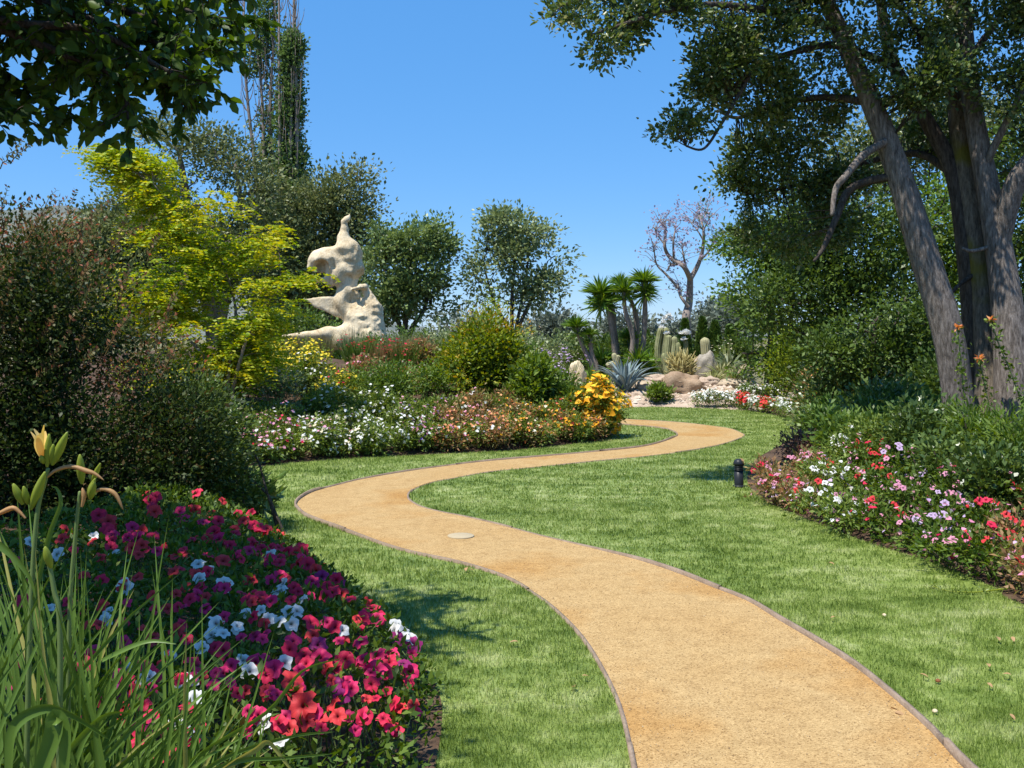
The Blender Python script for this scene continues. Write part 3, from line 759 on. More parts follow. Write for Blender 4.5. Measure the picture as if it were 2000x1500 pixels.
def bush(name, label, cat, px, pytop, wpx, d, lm, L, Wd, ncl=120, nl=22, cr=None, fl=(), group=None, nlob=7, hz=None, up=0.5, lift=0.25, out=0.5, base=None, five=False, gap=0.0, low=0.15, depth=1.0, style=None, stems=6, stemmat=None, zb=None, top=0.95):
    x, y = (px - 1000) * d / FPX, d
    z0 = tz(x, y) if zb is None else zb
    h = max(HC - (pytop - HOR) * d / FPX - z0, 0.12); w = wpx * d / FPX
    T = thing(name, label, cat, (x, y, z0), group)
    lob = []
    for k in range(nlob):
        a = rng.random() * 2 * PI; rr = math.sqrt(rng.random()) * 0.58
        hh = h * (low + 0.22 + (top - 0.36 - low) * rng.random()) * (1 - 0.35 * rr)
        s = 0.42 + 0.16 * rng.random()
        lob.append((x + math.cos(a) * rr * w, y + math.sin(a) * rr * w * depth, z0 + hh, w * s, w * s * depth, min(h * 0.34, hh)))
    lob.append((x, y, z0 + h * (0.52 + low * .3), w * 0.7, w * 0.7 * depth, h * (0.47 - low * .3)))
    cr = cr or min(w, h) * 0.16
    P, D, _ = clumps(lob, ncl, 0.6, gap, 2.0 / max(w, .3), rng.random() * 50, z0 + 0.02)
    if style == 'spike':
        n = ncl * nl; a = rng.random(n) * 2 * PI; r = np.sqrt(rng.random(n)) * w * 0.55
        b = np.c_[x + np.cos(a) * r, y + np.sin(a) * r * depth, np.full(n, z0)]
        tl = 0.12 + 0.5 * rng.random(n) * (r / (w * .55)); aa = a + rng.normal(0, .5, n)
        Dd = unit(np.c_[np.cos(aa) * np.sin(tl), np.sin(aa) * np.sin(tl) * depth, np.cos(tl)])
        hl = h * (0.55 + 0.45 * rng.random(n))
        V, F = leafset(b, Dd, hl, Wd, 0.2, 0.03)
        P = b + Dd * (hl * .96)[:, None]; D = Dd
        part('foliage', (V, F), lm, T)
    else:
        (V, F), _ = foliage(None, 0, nl, cr, L, Wd, up=up, lift=lift, out=out, five=five, C=(P, D))
        V[:, 2] = np.maximum(V[:, 2], z0 + 0.005)
        part('foliage', (V, F), lm, T)
        if stems:
            B = Buf()
            for k in range(stems):
                c = P[rng.integers(len(P))]
                b = np.array([x, y, z0 - 0.02]) + rng.normal(size=3) * np.array([w * .1, w * .1, 0])
                B.add(*tube(curve(b, c, None, 5, 0.0, 0.1 * h), np.linspace(max(.006, h * .014), .004, 5), 4))
            part('stem', B, stemmat or M['bark_dark'], T, True)
    for q in fl:
        key, n, size = q[:3]; hi = q[3] if len(q) > 3 else 0.3
        ok = np.where(P[:, 2] > z0 + h * hi)[0]
        if len(ok) == 0: ok = np.arange(len(P))
        k = rng.choice(ok, n)
        o = D[k] * 0.6 + rng.normal(size=(n, 3)) * 0.25; o[:, 2] += 0.6; N = unit(o); N[:, 1] -= 0.15; N = unit(N)
        pos = P[k] + N * cr * (0.9 + 0.5 * rng.random((n, 1))) + rng.normal(size=(n, 3)) * cr * 0.5
        if style == 'spike': pos = P[k] + rng.normal(size=(n, 3)) * np.array([.01, .01, .03])
        pos[:, 2] = np.maximum(pos[:, 2], z0 + size * .4)
        part('blossom', blossoms(pos, N, size * (0.75 + 0.5 * rng.random(n))), PET[key] if isinstance(key, str) else key, T, False, 'stuff')
    return T

# ================================================================== petunias in the near bed
def pet_mesh(name, mat, seed):
    r_ = np.random.default_rng(seed); n = 20; th = np.linspace(0, 2 * PI, n, endpoint=False)
    lob = 1 - 0.24 * np.abs(np.cos(th * 2.5 + .3)) ** 4 + 0.06 * r_.normal(size=n)
    rip = 0.12 * np.cos(th * 5 + .6) + 0.09 * r_.normal(size=n)
    ring = lambda r, z: np.c_[np.cos(th) * r, np.sin(th) * r, z]
    V = np.concatenate([ring(0.05 + 0 * th, -0.42 + 0 * th), ring(0.16 + 0 * th, -0.12 + 0 * th), ring(0.58 * lob, 0.0 + 0.4 * rip), ring(lob, -0.06 + rip)])
    i = np.arange(3)[:, None] * n; j = np.arange(n)[None]
    F = np.stack([i + j, i + (j + 1) % n, i + n + (j + 1) % n, i + n + j], -1).reshape(-1, 4)
    return mesh_np(name, V * 0.5, [F], mat, True)
def trumpet(base, name):
    """petunia petal: its own tone per bloom, veins running out from a dark throat with a pale eye"""
    m = base.copy(); m.name = name; n = m.node_tree.nodes; l = m.node_tree.links
    tc = n.new('ShaderNodeTexCoord'); sp = n.new('ShaderNodeSeparateXYZ'); l.new(tc.outputs['Object'], sp.inputs[0])
    def mth(op, a, b=None):
        q = n.new('ShaderNodeMath'); q.operation = op
        for i, v in enumerate((a, b)):
            if v is None: continue
            if isinstance(v, (int, float)): q.inputs[i].default_value = v
            else: l.new(v, q.inputs[i])
        return q.outputs[0]
    r = mth('SQRT', mth('ADD', mth('MULTIPLY', sp.outputs[0], sp.outputs[0]), mth('MULTIPLY', sp.outputs[1], sp.outputs[1])))
    an = mth('ARCTAN2', sp.outputs[1], sp.outputs[0]); ve = mth('ABSOLUTE', mth('SINE', mth('MULTIPLY', an, 12.5)))
    f1 = ramp(n, [(.30, .30, .26), (.55, .55, .55), (.92, .92, .92), (1, 1, 1)], [.05, .10, .26, .5]); l.new(r, f1.inputs['Fac'])
    f2 = ramp(n, [(.80, .80, .80), (1, 1, 1)], [0, .35]); l.new(ve, f2.inputs['Fac'])
    cr = [q for q in n if q.bl_idname == 'ShaderNodeValToRGB' and q not in (f1, f2)][0]
    m1 = n.new('ShaderNodeMix'); m1.data_type = 'RGBA'; m1.blend_type = 'MULTIPLY'; m1.inputs[0].default_value = 1
    m2 = n.new('ShaderNodeMix'); m2.data_type = 'RGBA'; m2.blend_type = 'MULTIPLY'; m2.inputs[0].default_value = 1
    tg = [k.to_socket for k in cr.outputs['Color'].links]
    l.new(cr.outputs['Color'], m1.inputs[6]); l.new(f1.outputs['Color'], m1.inputs[7]); l.new(m1.outputs[2], m2.inputs[6]); l.new(f2.outputs['Color'], m2.inputs[7])
    for t in tg: l.new(m2.outputs[2], t)
    return m
TR = {k: trumpet(PET[k], 'petunia_' + k) for k in 'RCMWPKL'}
PETM = {k: [pet_mesh('petunia_flower', TR[k], 10 * s + ord(k)) for s in range(3)] for k in 'RCMWPKL'}
def canopy(X, Y):
    e = edist(LEFT_BED, X, Y)
    z = terrain(X, Y) + 0.33 * (1 - np.exp(-e / 0.13)) + 0.05 * vnoise(np.c_[X * 3, Y * 3, 4.0 + 0 * X])
    return np.where(inside(LEFT_BED, X, Y), z, -1)
def hit(px, py):
    dz = (py - HOR) / FPX; dx = (px - 1000) / FPX; y = np.arange(1.7, 8, 0.03)
    k = np.where(HC - dz * y <= canopy(dx * y, y))[0]
    if not len(k): return None
    y = y[k[0]]
    return np.array([dx * y, y, HC - dz * y])
FL = """R 275 1038 30|R 258 1073 26|R 277 1068 28|R 315 1075 30|R 349 1084 42|R 436 1096 34|R 377 1056 22|W 387 1101 28|W 221 1082 28|W 242 1148 36|W 438 1143 36|W 210 1196 24|W 527 1087 28|W 538 1154 28|W 424 1218 40|W 413 1240 30|W 436 1240 28|W 464 1225 24|W 480 1201 24|W 523 1213 28|W 509 1194 22|R 266 1129 30|C 406 1119 24|R 488 1134 28|M 427 1150 28|C 392 1154 26|C 483 1176 30|C 511 1171 30|M 529 1176 28|R 284 1231 28|R 300 1243 32|R 305 1256 30|R 345 1234 34|C 418 1040 28|M 397 1019 24|C 427 1019 26|M 427 1054 30|M 453 1066 30|R 459 1036 22|C 497 1029 26|C 509 1038 28|C 508 1059 26|M 487 1078 28|R 537 1036 26|R 544 1070 28|R 383 1124 28|M 462 1087 26|C 550 1030 24|C 581 1028 26|C 577 1041 24|R 626 1063 44|R 644 1070 28|C 588 1075 34|C 608 1075 32|C 561 1079 30|C 545 1072 26|R 579 1100 34|C 601 1106 36|R 617 1115 28|R 660 1090 46|C 664 1108 34|W 675 1115 20|P 628 1126 28|M 608 1138 26|P 664 1133 32|C 568 1171 24|M 547 1126 28|M 529 1136 24|W 545 1155 34|W 552 1140 26|W 590 1174 26|W 563 1196 26|W 570 1219 32|W 545 1216 28|W 527 1212 28|C 646 1158 42|P 702 1129 26|M 700 1144 28|M 723 1144 32|C 743 1137 26|C 741 1153 32|M 757 1151 32|C 772 1158 28|C 754 1182 42|C 777 1182 32|R 722 1182 34|C 730 1191 28|C 801 1166 26|R 811 1200 38|R 815 1211 30|M 716 1200 28|C 736 1203 30|M 736 1212 30|W 781 1212 32|W 772 1223 32|W 768 1234 30|W 819 1223 32|W 801 1248 32|W 786 1243 28|P 777 1248 32|P 808 1259 34|M 639 1218 28|C 653 1229 30|C 610 1221 42|C 705 1212 36|M 574 1256 36|P 621 1259 36|M 704 1256 34|W 330 1283 34|W 394 1267 30|C 420 1267 30|C 436 1276 36|C 385 1303 50|R 249 1301 32|W 245 1310 32|M 234 1319 32|M 240 1335 38|C 288 1312 36|C 306 1319 32|W 274 1330 34|W 292 1328 28|R 272 1353 42|P 234 1355 30|W 353 1330 44|W 373 1328 38|W 380 1361 40|M 416 1339 30|W 475 1292 32|W 488 1312 36|M 499 1294 36|M 531 1312 46|C 520 1321 32|W 555 1298 34|R 520 1355 28|C 483 1416 42|W 513 1416 42|W 546 1451 40|W 344 1422 36|W 362 1433 34|C 389 1425 32|C 328 1438 32|M 358 1443 34|C 378 1449 30|C 315 1472 36|C 342 1478 38|M 290 1429 32|C 265 1422 32|C 267 1458 32|C 297 1402 32|C 567 1274 36|C 592 1285 38|M 626 1289 40|C 675 1292 36|C 655 1307 32|M 732 1285 44|M 759 1278 48|M 707 1296 36|M 732 1312 46|C 756 1312 34|M 801 1314 38|C 840 1285 36|W 839 1308 22|P 788 1298 30|R 572 1330 46|R 576 1350 42|R 590 1382 60|R 599 1411 34|M 653 1326 38|M 669 1348 38|P 669 1364 34|R 650 1377 34|C 767 1375 36|C 799 1335 28|C 711 1402 38|M 534 1312 40|C 596 1301 34|P 653 1339 30|R 524 1355 32|C 45 1178 34|C 30 1095 26|W 112 1085 28|R 120 1055 26|C 150 1210 30|M 60 1230 28|C 175 1290 34|M 120 1300 36|C 165 1300 36|W 205 1215 30|W 95 1190 28|C 40 1290 30|C 95 1370 28|M 20 1340 30|W 60 1060 24|R 60 1130 26"""
for q in range(190):          # smaller blooms tucked between the larger ones
    x = 120 + 700 * rng.random(); y = 1035 + 400 * rng.random()
    if y < 1000 + max(0, (x - 560)) * .72 + 12: continue
    FL += f"|{'CCRRCMRW'[rng.integers(8)] if y < 1250 else 'CMRM'[rng.integers(4)]} {x:.0f} {y:.0f} {20 + 14 * rng.random() * (y - 900) / 400:.0f}"
items = []
for q in FL.split('|'):
    k, x, y, s = q.split(); p = hit(float(x), float(y))
    if p is not None: items.append((k, p, float(s) * p[1] / FPX))
for q in range(46):          # blooms at the shaded back of the bed
    p = np.array([-2.3 + 1.5 * rng.random(), 4.7 + 2.1 * rng.random(), 0]); e = float(edist(LEFT_BED, p[:1], p[1:2])[0])
    if e < .12 or not inside(LEFT_BED, p[:1], p[1:2])[0]: continue
    p[2] = canopy(p[:1], p[1:2])[0]; items.append(('CRCRM'[q % 5], p, .065 + .025 * rng.random()))
left = list(range(len(items))); plants = []
while left:
    i = left.pop(0); k, p, _ = items[i]; grp = [i]
    for j in list(left):
        if items[j][0] == k and np.linalg.norm(items[j][1][:2] - p[:2]) < 0.36 and len(grp) < 9: grp.append(j); left.remove(j)
    plants.append((k, grp))
CN = {'R': 'coral red', 'C': 'crimson', 'M': 'magenta', 'W': 'white', 'P': 'deep purple'}
PLTS = []
for k, grp in plants:
    pts = np.array([items[g][1] for g in grp]); c = pts.mean(0); g0 = tz(c[0], c[1])
    ee = float(edist(LEFT_BED, c[:1], c[1:2])[0])
    wh = 'among the daylily blades' if (c[0] < -0.75 and c[1] < 3.1) else 'at the foot of the dark abelia' if c[1] > 4.6 and ee > .3 else 'spilling over the lawn edge' if ee < .36 else 'in the middle of the near bed'
    nf = 'a single' if len(grp) == 1 else 'a pair of' if len(grp) == 2 else 'a few' if len(grp) < 5 else 'many'
    T = thing('petunia_plant', f'petunia with {nf} {CN[k]} flower{"s" if len(grp) > 1 else ""} {wh}', 'petunia', (c[0], c[1], g0), f'{CN[k]} petunias {wh}')
    PLTS.append((T, c, len(grp)))
    B = Buf()
    for g in grp:
        kk, p, s = items[g]
        nrm = Vector((rng.normal(0, .45) + 0.12, -0.62 + rng.normal(0, .3), 0.75)).normalized()
        eu = nrm.to_track_quat('Z', 'Y').to_euler(); eu.rotate_axis('Z', rng.random() * 6)
        off = np.array([0, 0, 0.012 * rng.random()])
        link('flower', PETM[kk][rng.integers(3)], T, p + off - np.array(T.location), eu, max(min(s * 1.05, 0.10), 0.045))
        b = np.array([c[0], c[1], g0]) + rng.normal(size=3) * [.05, .05, 0]
        B.add(*tube(curve(b, p - np.array(nrm) * 0.03, None, 5, 0.01, .05), np.linspace(.004, .0018, 5), 4))
    part('stem', B, M['stem'], T, True)
def pet_foliage():
    # leaves spread through the canopy of the whole bed, each cluster joined to its nearest plant
    n = 4600; X = -2.6 + 2.5 * rng.random(n); Y = 1.8 + 5.4 * rng.random(n)
    k = inside(LEFT_BED, X, Y); X, Y = X[k], Y[k]
    e = edist(LEFT_BED, X, Y); k = (e > 0.03) & (X > -0.56 * Y - .3); X, Y, e = X[k], Y[k], e[k]
    g = terrain(X, Y); top = g + 0.33 * (1 - np.exp(-e / 0.13)) + 0.05 * vnoise(np.c_[X * 3, Y * 3, 4 + X * 0])
    C = np.array([q[1][:2] for q in PLTS]); own = np.argmin((X[:, None] - C[None, :, 0]) ** 2 + (Y[:, None] - C[None, :, 1]) ** 2, 1)
    for i, (T, c, _) in enumerate(PLTS):
        m = np.where(own == i)[0]
        if not len(m): continue
        nl = 9; u = np.repeat(m, nl); nn = len(u)
        f = 1 - 0.75 * rng.random(nn) ** 2.2
        P = np.c_[X[u] + rng.normal(0, .03, nn), Y[u] + rng.normal(0, .03, nn), g[u] + (top[u] - g[u]) * f - 0.015]
        D = unit(rng.normal(size=(nn, 3)) + np.array([0.15, -0.2, .7]))
        s = 0.6 + 0.7 * rng.random(nn)
        part('foliage', leafset(P, D, 0.042 * s, 0.019 * s, 0.5, .1), M['petleaf'], T)
pet_foliage()

# ================================================================== daylily at the very front
def blade(P, w, fold=0.25):
    P = np.asarray(P); n = len(P); T = unit(np.gradient(P, axis=0))
    s = unit(np.cross(T, np.array([0.25 * rng.normal(), -1 + .2 * rng.normal(), 0.35 * rng.normal()])))
    nn = np.cross(s, T); t = np.linspace(0, 1, n); ww = (w * np.minimum(1, (1 - t) ** 0.55 * 1.15) * (0.75 + 0.25 * np.minimum(t * 4, 1)))[:, None]
    V = np.stack([P - s * ww / 2 + nn * ww * fold, P, P + s * ww / 2 + nn * ww * fold], 1).reshape(-1, 3)
    i = np.arange(n - 1) * 3
    return V, [np.concatenate([np.stack([i, i + 1, i + 4, i + 3], -1), np.stack([i + 1, i + 2, i + 5, i + 4], -1)])]
LB = np.array([-0.88, 1.62, tz(-0.88, 1.62)])
lily = thing('daylily', 'clump of strap leaved daylily with a yellow bloom and green buds beside the petunias', 'daylily', LB)
for k in range(215):
    u = rng.random()
    if k < 190:
        px = -60 + 560 * u ** 1.1 + rng.normal(0, 40); py = 1010 + 0.5 * max(px, 0) + rng.normal(0, 75) + 230 * rng.random() ** 1.5
    else:
        px = 200 + 380 * u; py = 1330 + 0.28 * (px - 200) + rng.normal(0, 45)
    dd = 1.45 + 0.55 * rng.random()
    tip = W(px, py, dd); bx = rng.random()
    b = np.array([-1.16 + 0.70 * bx, 1.40 + 0.42 * rng.random(), 0]); b[2] = tz(b[0], b[1])
    mid = b * 0.5 + tip * 0.5 + np.array([-0.06 * (tip[0] - b[0]), 0, 0.10 + 0.20 * abs(tip[0] - b[0])])
    part('leaf', blade(curve(b, tip, mid, 9, 0.003), 0.008 + 0.008 * rng.random()), M['strap'] if rng.random() > 0.07 else M['strap_dry'], lily, True)
def lb(pts, d, w, m='strap'):
    part('leaf', blade(spline([W(x, y, d) for x, y in pts], 5), w), M[m], lily, True)
lb([(250, 1620), (380, 1480), (520, 1390), (590, 1310), (670, 1285)], 1.6, 0.010)
lb([(300, 1600), (420, 1490), (560, 1440), (655, 1429)], 1.5, 0.008)
lb([(320, 1560), (450, 1490), (550, 1480), (648, 1472)], 1.45, 0.009)
lb([(380, 1560), (440, 1500), (500, 1462), (525, 1448), (560, 1490), (600, 1540)], 1.45, 0.012, 'strap_dry')
lb([(20, 1520), (30, 1420), (90, 1382), (150, 1400), (215, 1445)], 1.4, 0.018)
lb([(60, 1560), (105, 1440), (110, 1400), (128, 1430), (125, 1520), (110, 1600)], 1.35, 0.026)
lb([(120, 1480), (200, 1398), (260, 1392)], 1.45, 0.012)
lb([(-40, 1040), (0, 1065), (30, 1090), (60, 1130), (70, 1170)], 1.5, 0.012)
lb([(60, 1200), (95, 1050), (118, 985), (112, 955), (100, 950)], 1.55, 0.008)
lb([(200, 1290), (260, 1262), (300, 1252), (345, 1258)], 1.5, 0.008)
def lens_shape(a, b, r, n=9, sides=7, bend=0.0):
    P = curve(a, b, (np.asarray(a) + np.asarray(b)) / 2 + np.array([bend, 0, abs(bend)]), n); t = np.linspace(0, 1, n)
    return tube(P, r * np.sin(PI * (0.08 + 0.86 * t)) ** 0.8, sides)
def stalk(pts, d, r, buds, extra):
    Q = spline([W(x, y, d) for x, y in pts], 6); Q[0][2] = tz(Q[0][0], Q[0][1])
    st = part('flower_stalk', tube(Q, np.linspace(r, r * .6, len(Q)), 7), M['stem'], lily, True)
    for x0, y0, x1, y1, rr in buds:
        part('bud', lens_shape(W(x0, y0, d), W(x1, y1, d - 0.01), rr), M['bud'], st, True)
    for e in extra:
        part('withered_bloom', tube(spline([W(x, y, d) for x, y in e], 4), np.interp(np.linspace(0, 1, 4 * (len(e) - 1) + 1), [0, .6, .85, 1], [.002, .0042, .0026, .0006]), 6), M['spent'], st, True)
    return st
st = stalk([(40, 2100), (52, 1500), (60, 1200), (72, 1010), (88, 940), (94, 915)], 1.55, 0.0048,
      [(60, 995, 88, 922, .0075), (45, 985, 26, 945, .0065), (55, 985, 46, 950, .0055), (92, 912, 96, 848, .0060), (100, 905, 104, 868, .0055), (102, 908, 131, 845, .0072), (86, 905, 80, 890, .005)],
      [[(92, 932), (110, 918), (140, 911), (170, 920), (185, 925), (203, 938)], [(50, 1012), (38, 1000), (25, 992), (0, 1002), (-15, 1006)]])
fb = W(84, 896, 1.55)
fl = Buf()
for k, (x, y) in enumerate([(60, 843), (66, 838), (80, 846), (86, 830), (88, 842), (72, 850)]):
    tipp = W(x, y, 1.55 + 0.03 * math.sin(k * 2.1)); m = (fb + tipp) / 2 + np.array([0.004 * math.cos(k), 0.012 * math.sin(k * 2.1), 0.006])
    P = curve(fb, tipp, m, 7); Tn = unit(np.gradient(P, axis=0)); s = unit(np.cross(Tn, np.array([math.cos(k * 1.05), math.sin(k * 1.05), .2])))
    t = np.linspace(0, 1, 7); w = (0.013 * np.sin(PI * (0.12 + 0.8 * t)))[:, None]
    V = np.stack([P - s * w / 2, P + s * w / 2], 1).reshape(-1, 3); i = np.arange(6) * 2
    fl.add(V, [np.stack([i, i + 1, i + 3, i + 2], -1)])
part('flower', fl, M['lilypetal'], st, True, None, 'half open yellow bloom')
stalk([(120, 2100), (132, 1500), (136, 1200), (148, 1040), (156, 960)], 1.6, 0.0044,
      [(160, 945, 156, 888, .0070), (172, 965, 186, 935, .005), (180, 940, 196, 905, .0045), (176, 975, 184, 940, .0065)],
      [[(160, 990), (164, 970), (161, 952)], [(178, 965), (200, 955), (225, 965), (240, 995)]])
stalk([(105, 2100), (118, 1300), (105, 1150), (88, 1070)], 1.5, 0.005, [(100, 1110, 88, 1068, .0065)], [])
# ================================================================== shade tree whose branch hangs over the near bed
def leafmesh(name, mat, L, Wd, seed):
    r_ = np.random.default_rng(seed); t = np.array([0, .2, .45, .7, .9, 1.0]); w = np.array([.12, .72, 1, .78, .36, 0.0]) * Wd / 2
    cu = -0.18 * L * t ** 2 * (0.6 + r_.random()); f = 0.22 + .2 * r_.random()
    V = []
    for a, ww, c in zip(t, w, cu): V += [(-ww, a * L, c + ww * f), (0, a * L, c), (ww, a * L, c + ww * f)]
    i = np.arange(5) * 3
    return mesh_np(name, np.array(V), [np.concatenate([np.stack([i, i + 1, i + 4, i + 3], -1), np.stack([i + 1, i + 2, i + 5, i + 4], -1)])], mat, True)
M['elm'] = leafmat('elm_leaf', [(0.026, 0.052, 0.012), (0.052, 0.098, 0.016), (0.088, 0.150, 0.022)], 0.35, 0.5, 0.25, 0.15, 2, gain=1.15)
LM = [leafmesh('broad_leaf', M['elm'], 0.085 + .012 * k, 0.05 + .006 * k, k) for k in range(4)]
def shade_tree():
    d = 4.6
    base = np.array([-4.2, 3.6, tz(-4.2, 3.6)])
    T = thing('shade_tree', 'broad leaved tree hanging its dark leafy branch over the petunia bed', 'tree', base)
    tp = spline([base, base + [0.05, .1, 1.2], base + [0.2, .3, 2.4], base + [0.3, .5, 3.6], base + [.2, .6, 5.2]], 5)
    part('trunk', tube(tp, np.linspace(0.16, 0.05, len(tp)), 9), M['bark_dark'], T, True)
    # hanging limbs drawn on the picture, then sprays of twigs along them
    limbs = [[(-300, -150), (-60, -60), (120, 20), (250, 60), (350, 110), (395, 155)], [(-200, -160), (60, -60), (230, -10), (360, 20), (430, 35), (470, 30)],
             [(-300, -60), (-40, 40), (110, 100), (210, 140), (245, 190), (250, 262)], [(-300, 0), (-80, 100), (20, 150), (90, 200), (150, 228)],
             [(-320, 40), (-100, 160), (-20, 205), (30, 225)], [(-40, 40), (150, 70), (290, 120), (330, 170), (365, 212)], [(-250, -220), (0, -140), (250, -70), (400, -30), (455, 15)],
             [(-100, 0), (60, 60), (160, 110), (190, 165), (205, 215)], [(60, -60), (240, 20), (340, 60), (400, 85), (450, 80)], [(-200, -30), (0, 40), (180, 60), (330, 140), (405, 160)]]
    off = [0, .5, -.3, .2, -.5, .1, -.2, .6, .3, -.4]
    tw = []; leaves = []
    root = tp[12]
    for li, (lp, dz) in enumerate(zip(limbs, off)):
        Q = spline([W(x, y, d + dz * (0.4 + 0.12 * k)) for k, (x, y) in enumerate(lp)], 6)
        Q = np.vstack([curve(root + rng.normal(size=3) * .1, Q[0], None, 6, 0, .25)[:-1], Q])
        part('branch', tube(Q, np.linspace(0.035, 0.003, len(Q)), 5), M['bark_dark'], T, True)
        for k in range(6, len(Q)):
            for rep in range(2 if k < len(Q) - 5 else 1):
                a = Q[k]; dirn = unit(Q[k] - Q[k - 1] + rng.normal(size=3) * 0.9 + np.array([0.1, 0, -0.15])); ln = 0.10 + 0.26 * rng.random() * (0.4 + 0.6 * (len(Q) - k) / len(Q))
                b = a + dirn * ln; tw.append(curve(a, b, None, 4, 0.006)); 
                for s in np.linspace(0.1, 1, int(5 + ln * 28)):
                    leaves.append((a + (b - a) * s, dirn))
            leaves.append((Q[k], unit(Q[k] - Q[k - 1])))
    # upper crown out of the picture, above and to the side, that throws the dappled shade
    lob = [(-2.9, 3.1, 3.7, .9, 1.0, .45), (-2.2, 3.0, 3.55, .45, .75, .28), (-2.35, 4.2, 4.0, .5, .8, .35), (-3.2, 4.5, 4.1, .8, .8, .4), (-4.8, 3.0, 4.2, 1.1, 1.0, .8), (-5.6, 4.6, 3.4, 1.0, 1.5, .9), (-4.4, 4.6, 4.0, 1.0, .9, .6), (-2.6, 2.4, 3.2, .5, .5, .25)]
    C = clumps(lob, 1050, .3, .26, .9, 3.0)
    B = Buf()
    for t in tw: B.add(*tube(t, [.004, .003, .0025, .0015], 3))
    for q in lob:
        c = np.array(q[:3]); B.add(*tube(curve(tp[14], c, None, 7, .05, .4), np.linspace(.06, .015, 7), 5))
    for k in range(0, len(C[0]), 3):
        c = C[0][k]; cc = np.array(lob[C[2][k]][:3]); B.add(*tube(curve(cc, c, None, 4, .03, .1), np.linspace(.012, .004, 4), 3))
    part('twig', B, M['bark_dark'], T, True)
    (V, F), _ = foliage(None, 0, 34, .17, .075, .045, C=C[:2], five=True, up=.6)
    V1 = Buf(); V1.add(V, F)
    P = np.array([q[0] for q in leaves]); D = np.array([q[1] for q in leaves]); n = len(P)
    ang = rng.normal(size=(n, 3)) * 0.75; D2 = unit(D + ang + np.array([0.05, 0, -0.5]))
    pick = rng.permutation(n); big = pick[:260]; rest = pick[260:]
    V1.add(*leafset(P[rest], D2[rest], .062 * (0.75 + .5 * rng.random(len(rest))), .040, 0.55, 0.08, True))
    part('crown', V1, M['elm'], T, False, 'stuff')
    for k in big:
        q = Vector(D2[k]).to_track_quat('Y', 'Z').to_euler(); q.rotate_axis('Y', rng.normal(0, .6))
        link('leaf', LM[rng.integers(4)], T, P[k] - base, q, 0.58 + .3 * rng.random())
    print('shade leaves', n)
shade_tree()

# ================================================================== dark shrubs on the left, golden locust
def sprig(B, LB, a, b, n, L, Wd, sag=-0.05):
    Q = curve(a, b, None, 8, 0.01, sag); B.add(*tube(Q, np.linspace(.005, .0015, 8), 3))
    t = np.linspace(.15, 1, n); P = np.stack([np.interp(t, np.linspace(0, 1, 8), Q[:, k]) for k in range(3)], 1)
    dn = unit(np.asarray(b) - np.asarray(a)); sd = unit(np.cross(dn, [0, -1, 0.3]))
    for sg in (-1, 1):
        D = unit(dn * .5 + sd * sg + rng.normal(size=(n, 3)) * .3)
        LB.add(*leafset(P, D, L * (1.1 - .5 * t), Wd, .4, .08))
def big_shrub(name, label, d, lobes, lm, ncl, nl, cr, L, Wd, sprigs, spm, gap=.12, group=None):
    lb = PXL(lobes, d, 0.9); c = lb[0]; b = (c[0], c[1], tz(c[0], c[1]))
    T = thing(name, label, 'shrub', b, group)
    P, D, k = clumps(lb, int(ncl * 1.15), .45, gap + .2, 2.3, 7.0)
    gz = terrain(P[:, 0], P[:, 1]); ok = P[:, 2] > gz; P, D = P[ok], D[ok]
    part('foliage', foliage(None, 0, nl, cr, L, Wd, C=(P, D), up=.45)[0], lm, T)
    B = Buf()
    for q in range(26):
        p = P[rng.integers(len(P))]; bb = np.array([p[0] * .5 + b[0] * .5 + rng.normal(0, .2), p[1] * .4 + b[1] * .6, 0]); bb[2] = tz(bb[0], bb[1]) - .02
        B.add(*tube(curve(bb, p, None, 6, .03, .15), np.linspace(.016, .005, 6), 4))
    for (x0, y0, x1, y1) in sprigs:
        LBf = Buf(); sprig(LBf, LBf, W(x0, y0, d - .3), W(x1, y1, d - .4), 11, L * 1.15, Wd, .03)
        part('sprig', LBf, spm, T)
    part('stem', B, M['bark_dark'], T, True)
    return T
rs = lambda n, x0, x1, y0, y1, dx, dy: [(x, y, x + dx * (.5 + rng.random()), y + dy * (.4 + rng.random())) for x, y in zip(x0 + (x1 - x0) * rng.random(n), y0 + (y1 - y0) * rng.random(n))]
big_shrub('abelia_shrub', 'tall dark abelia shrub with bronze red shoots behind the petunia bed', 7.2,
   [(60, 760, 170, 220), (180, 820, 170, 200), (250, 930, 150, 150), (60, 960, 190, 160), (330, 880, 110, 150), (20, 560, 100, 140), (130, 620, 110, 130), (-120, 800, 200, 260), (-60, 640, 130, 180)],
   M['abelia'], 2300, 28, .10, .040, .021, [(0, 470, 14, 365), (10, 500, 0, 380), (40, 500, 110, 372), (20, 320, 60, 282), (0, 330, 48, 270), (30, 450, 60, 390)] + rs(26, -40, 330, 480, 760, 40, -70), M['abelia_red'])
big_shrub('bronze_abelia', 'loose abelia with reddish bronze new leaves rising above the dark shrub', 8.3,
   [(40, 520, 110, 85), (150, 600, 120, 90), (0, 620, 110, 100), (250, 690, 90, 90), (90, 460, 60, 45), (300, 800, 90, 110)], M['abelia_red'], 700, 24, .11, .042, .021, rs(24, 0, 260, 450, 640, 50, -70), M['abelia_red'], .3)
big_shrub('evergreen_shrub', 'mid green small leaved shrub at the end of the dark abelia by the lawn', 7.9,
   [(400, 880, 75, 120), (430, 950, 55, 80), (370, 960, 80, 80), (380, 800, 50, 70), (440, 850, 30, 60)], M['shrub_dark'], 620, 26, .09, .042, .018, rs(16, 350, 460, 780, 900, 20, -50), M['shrub'], .1)
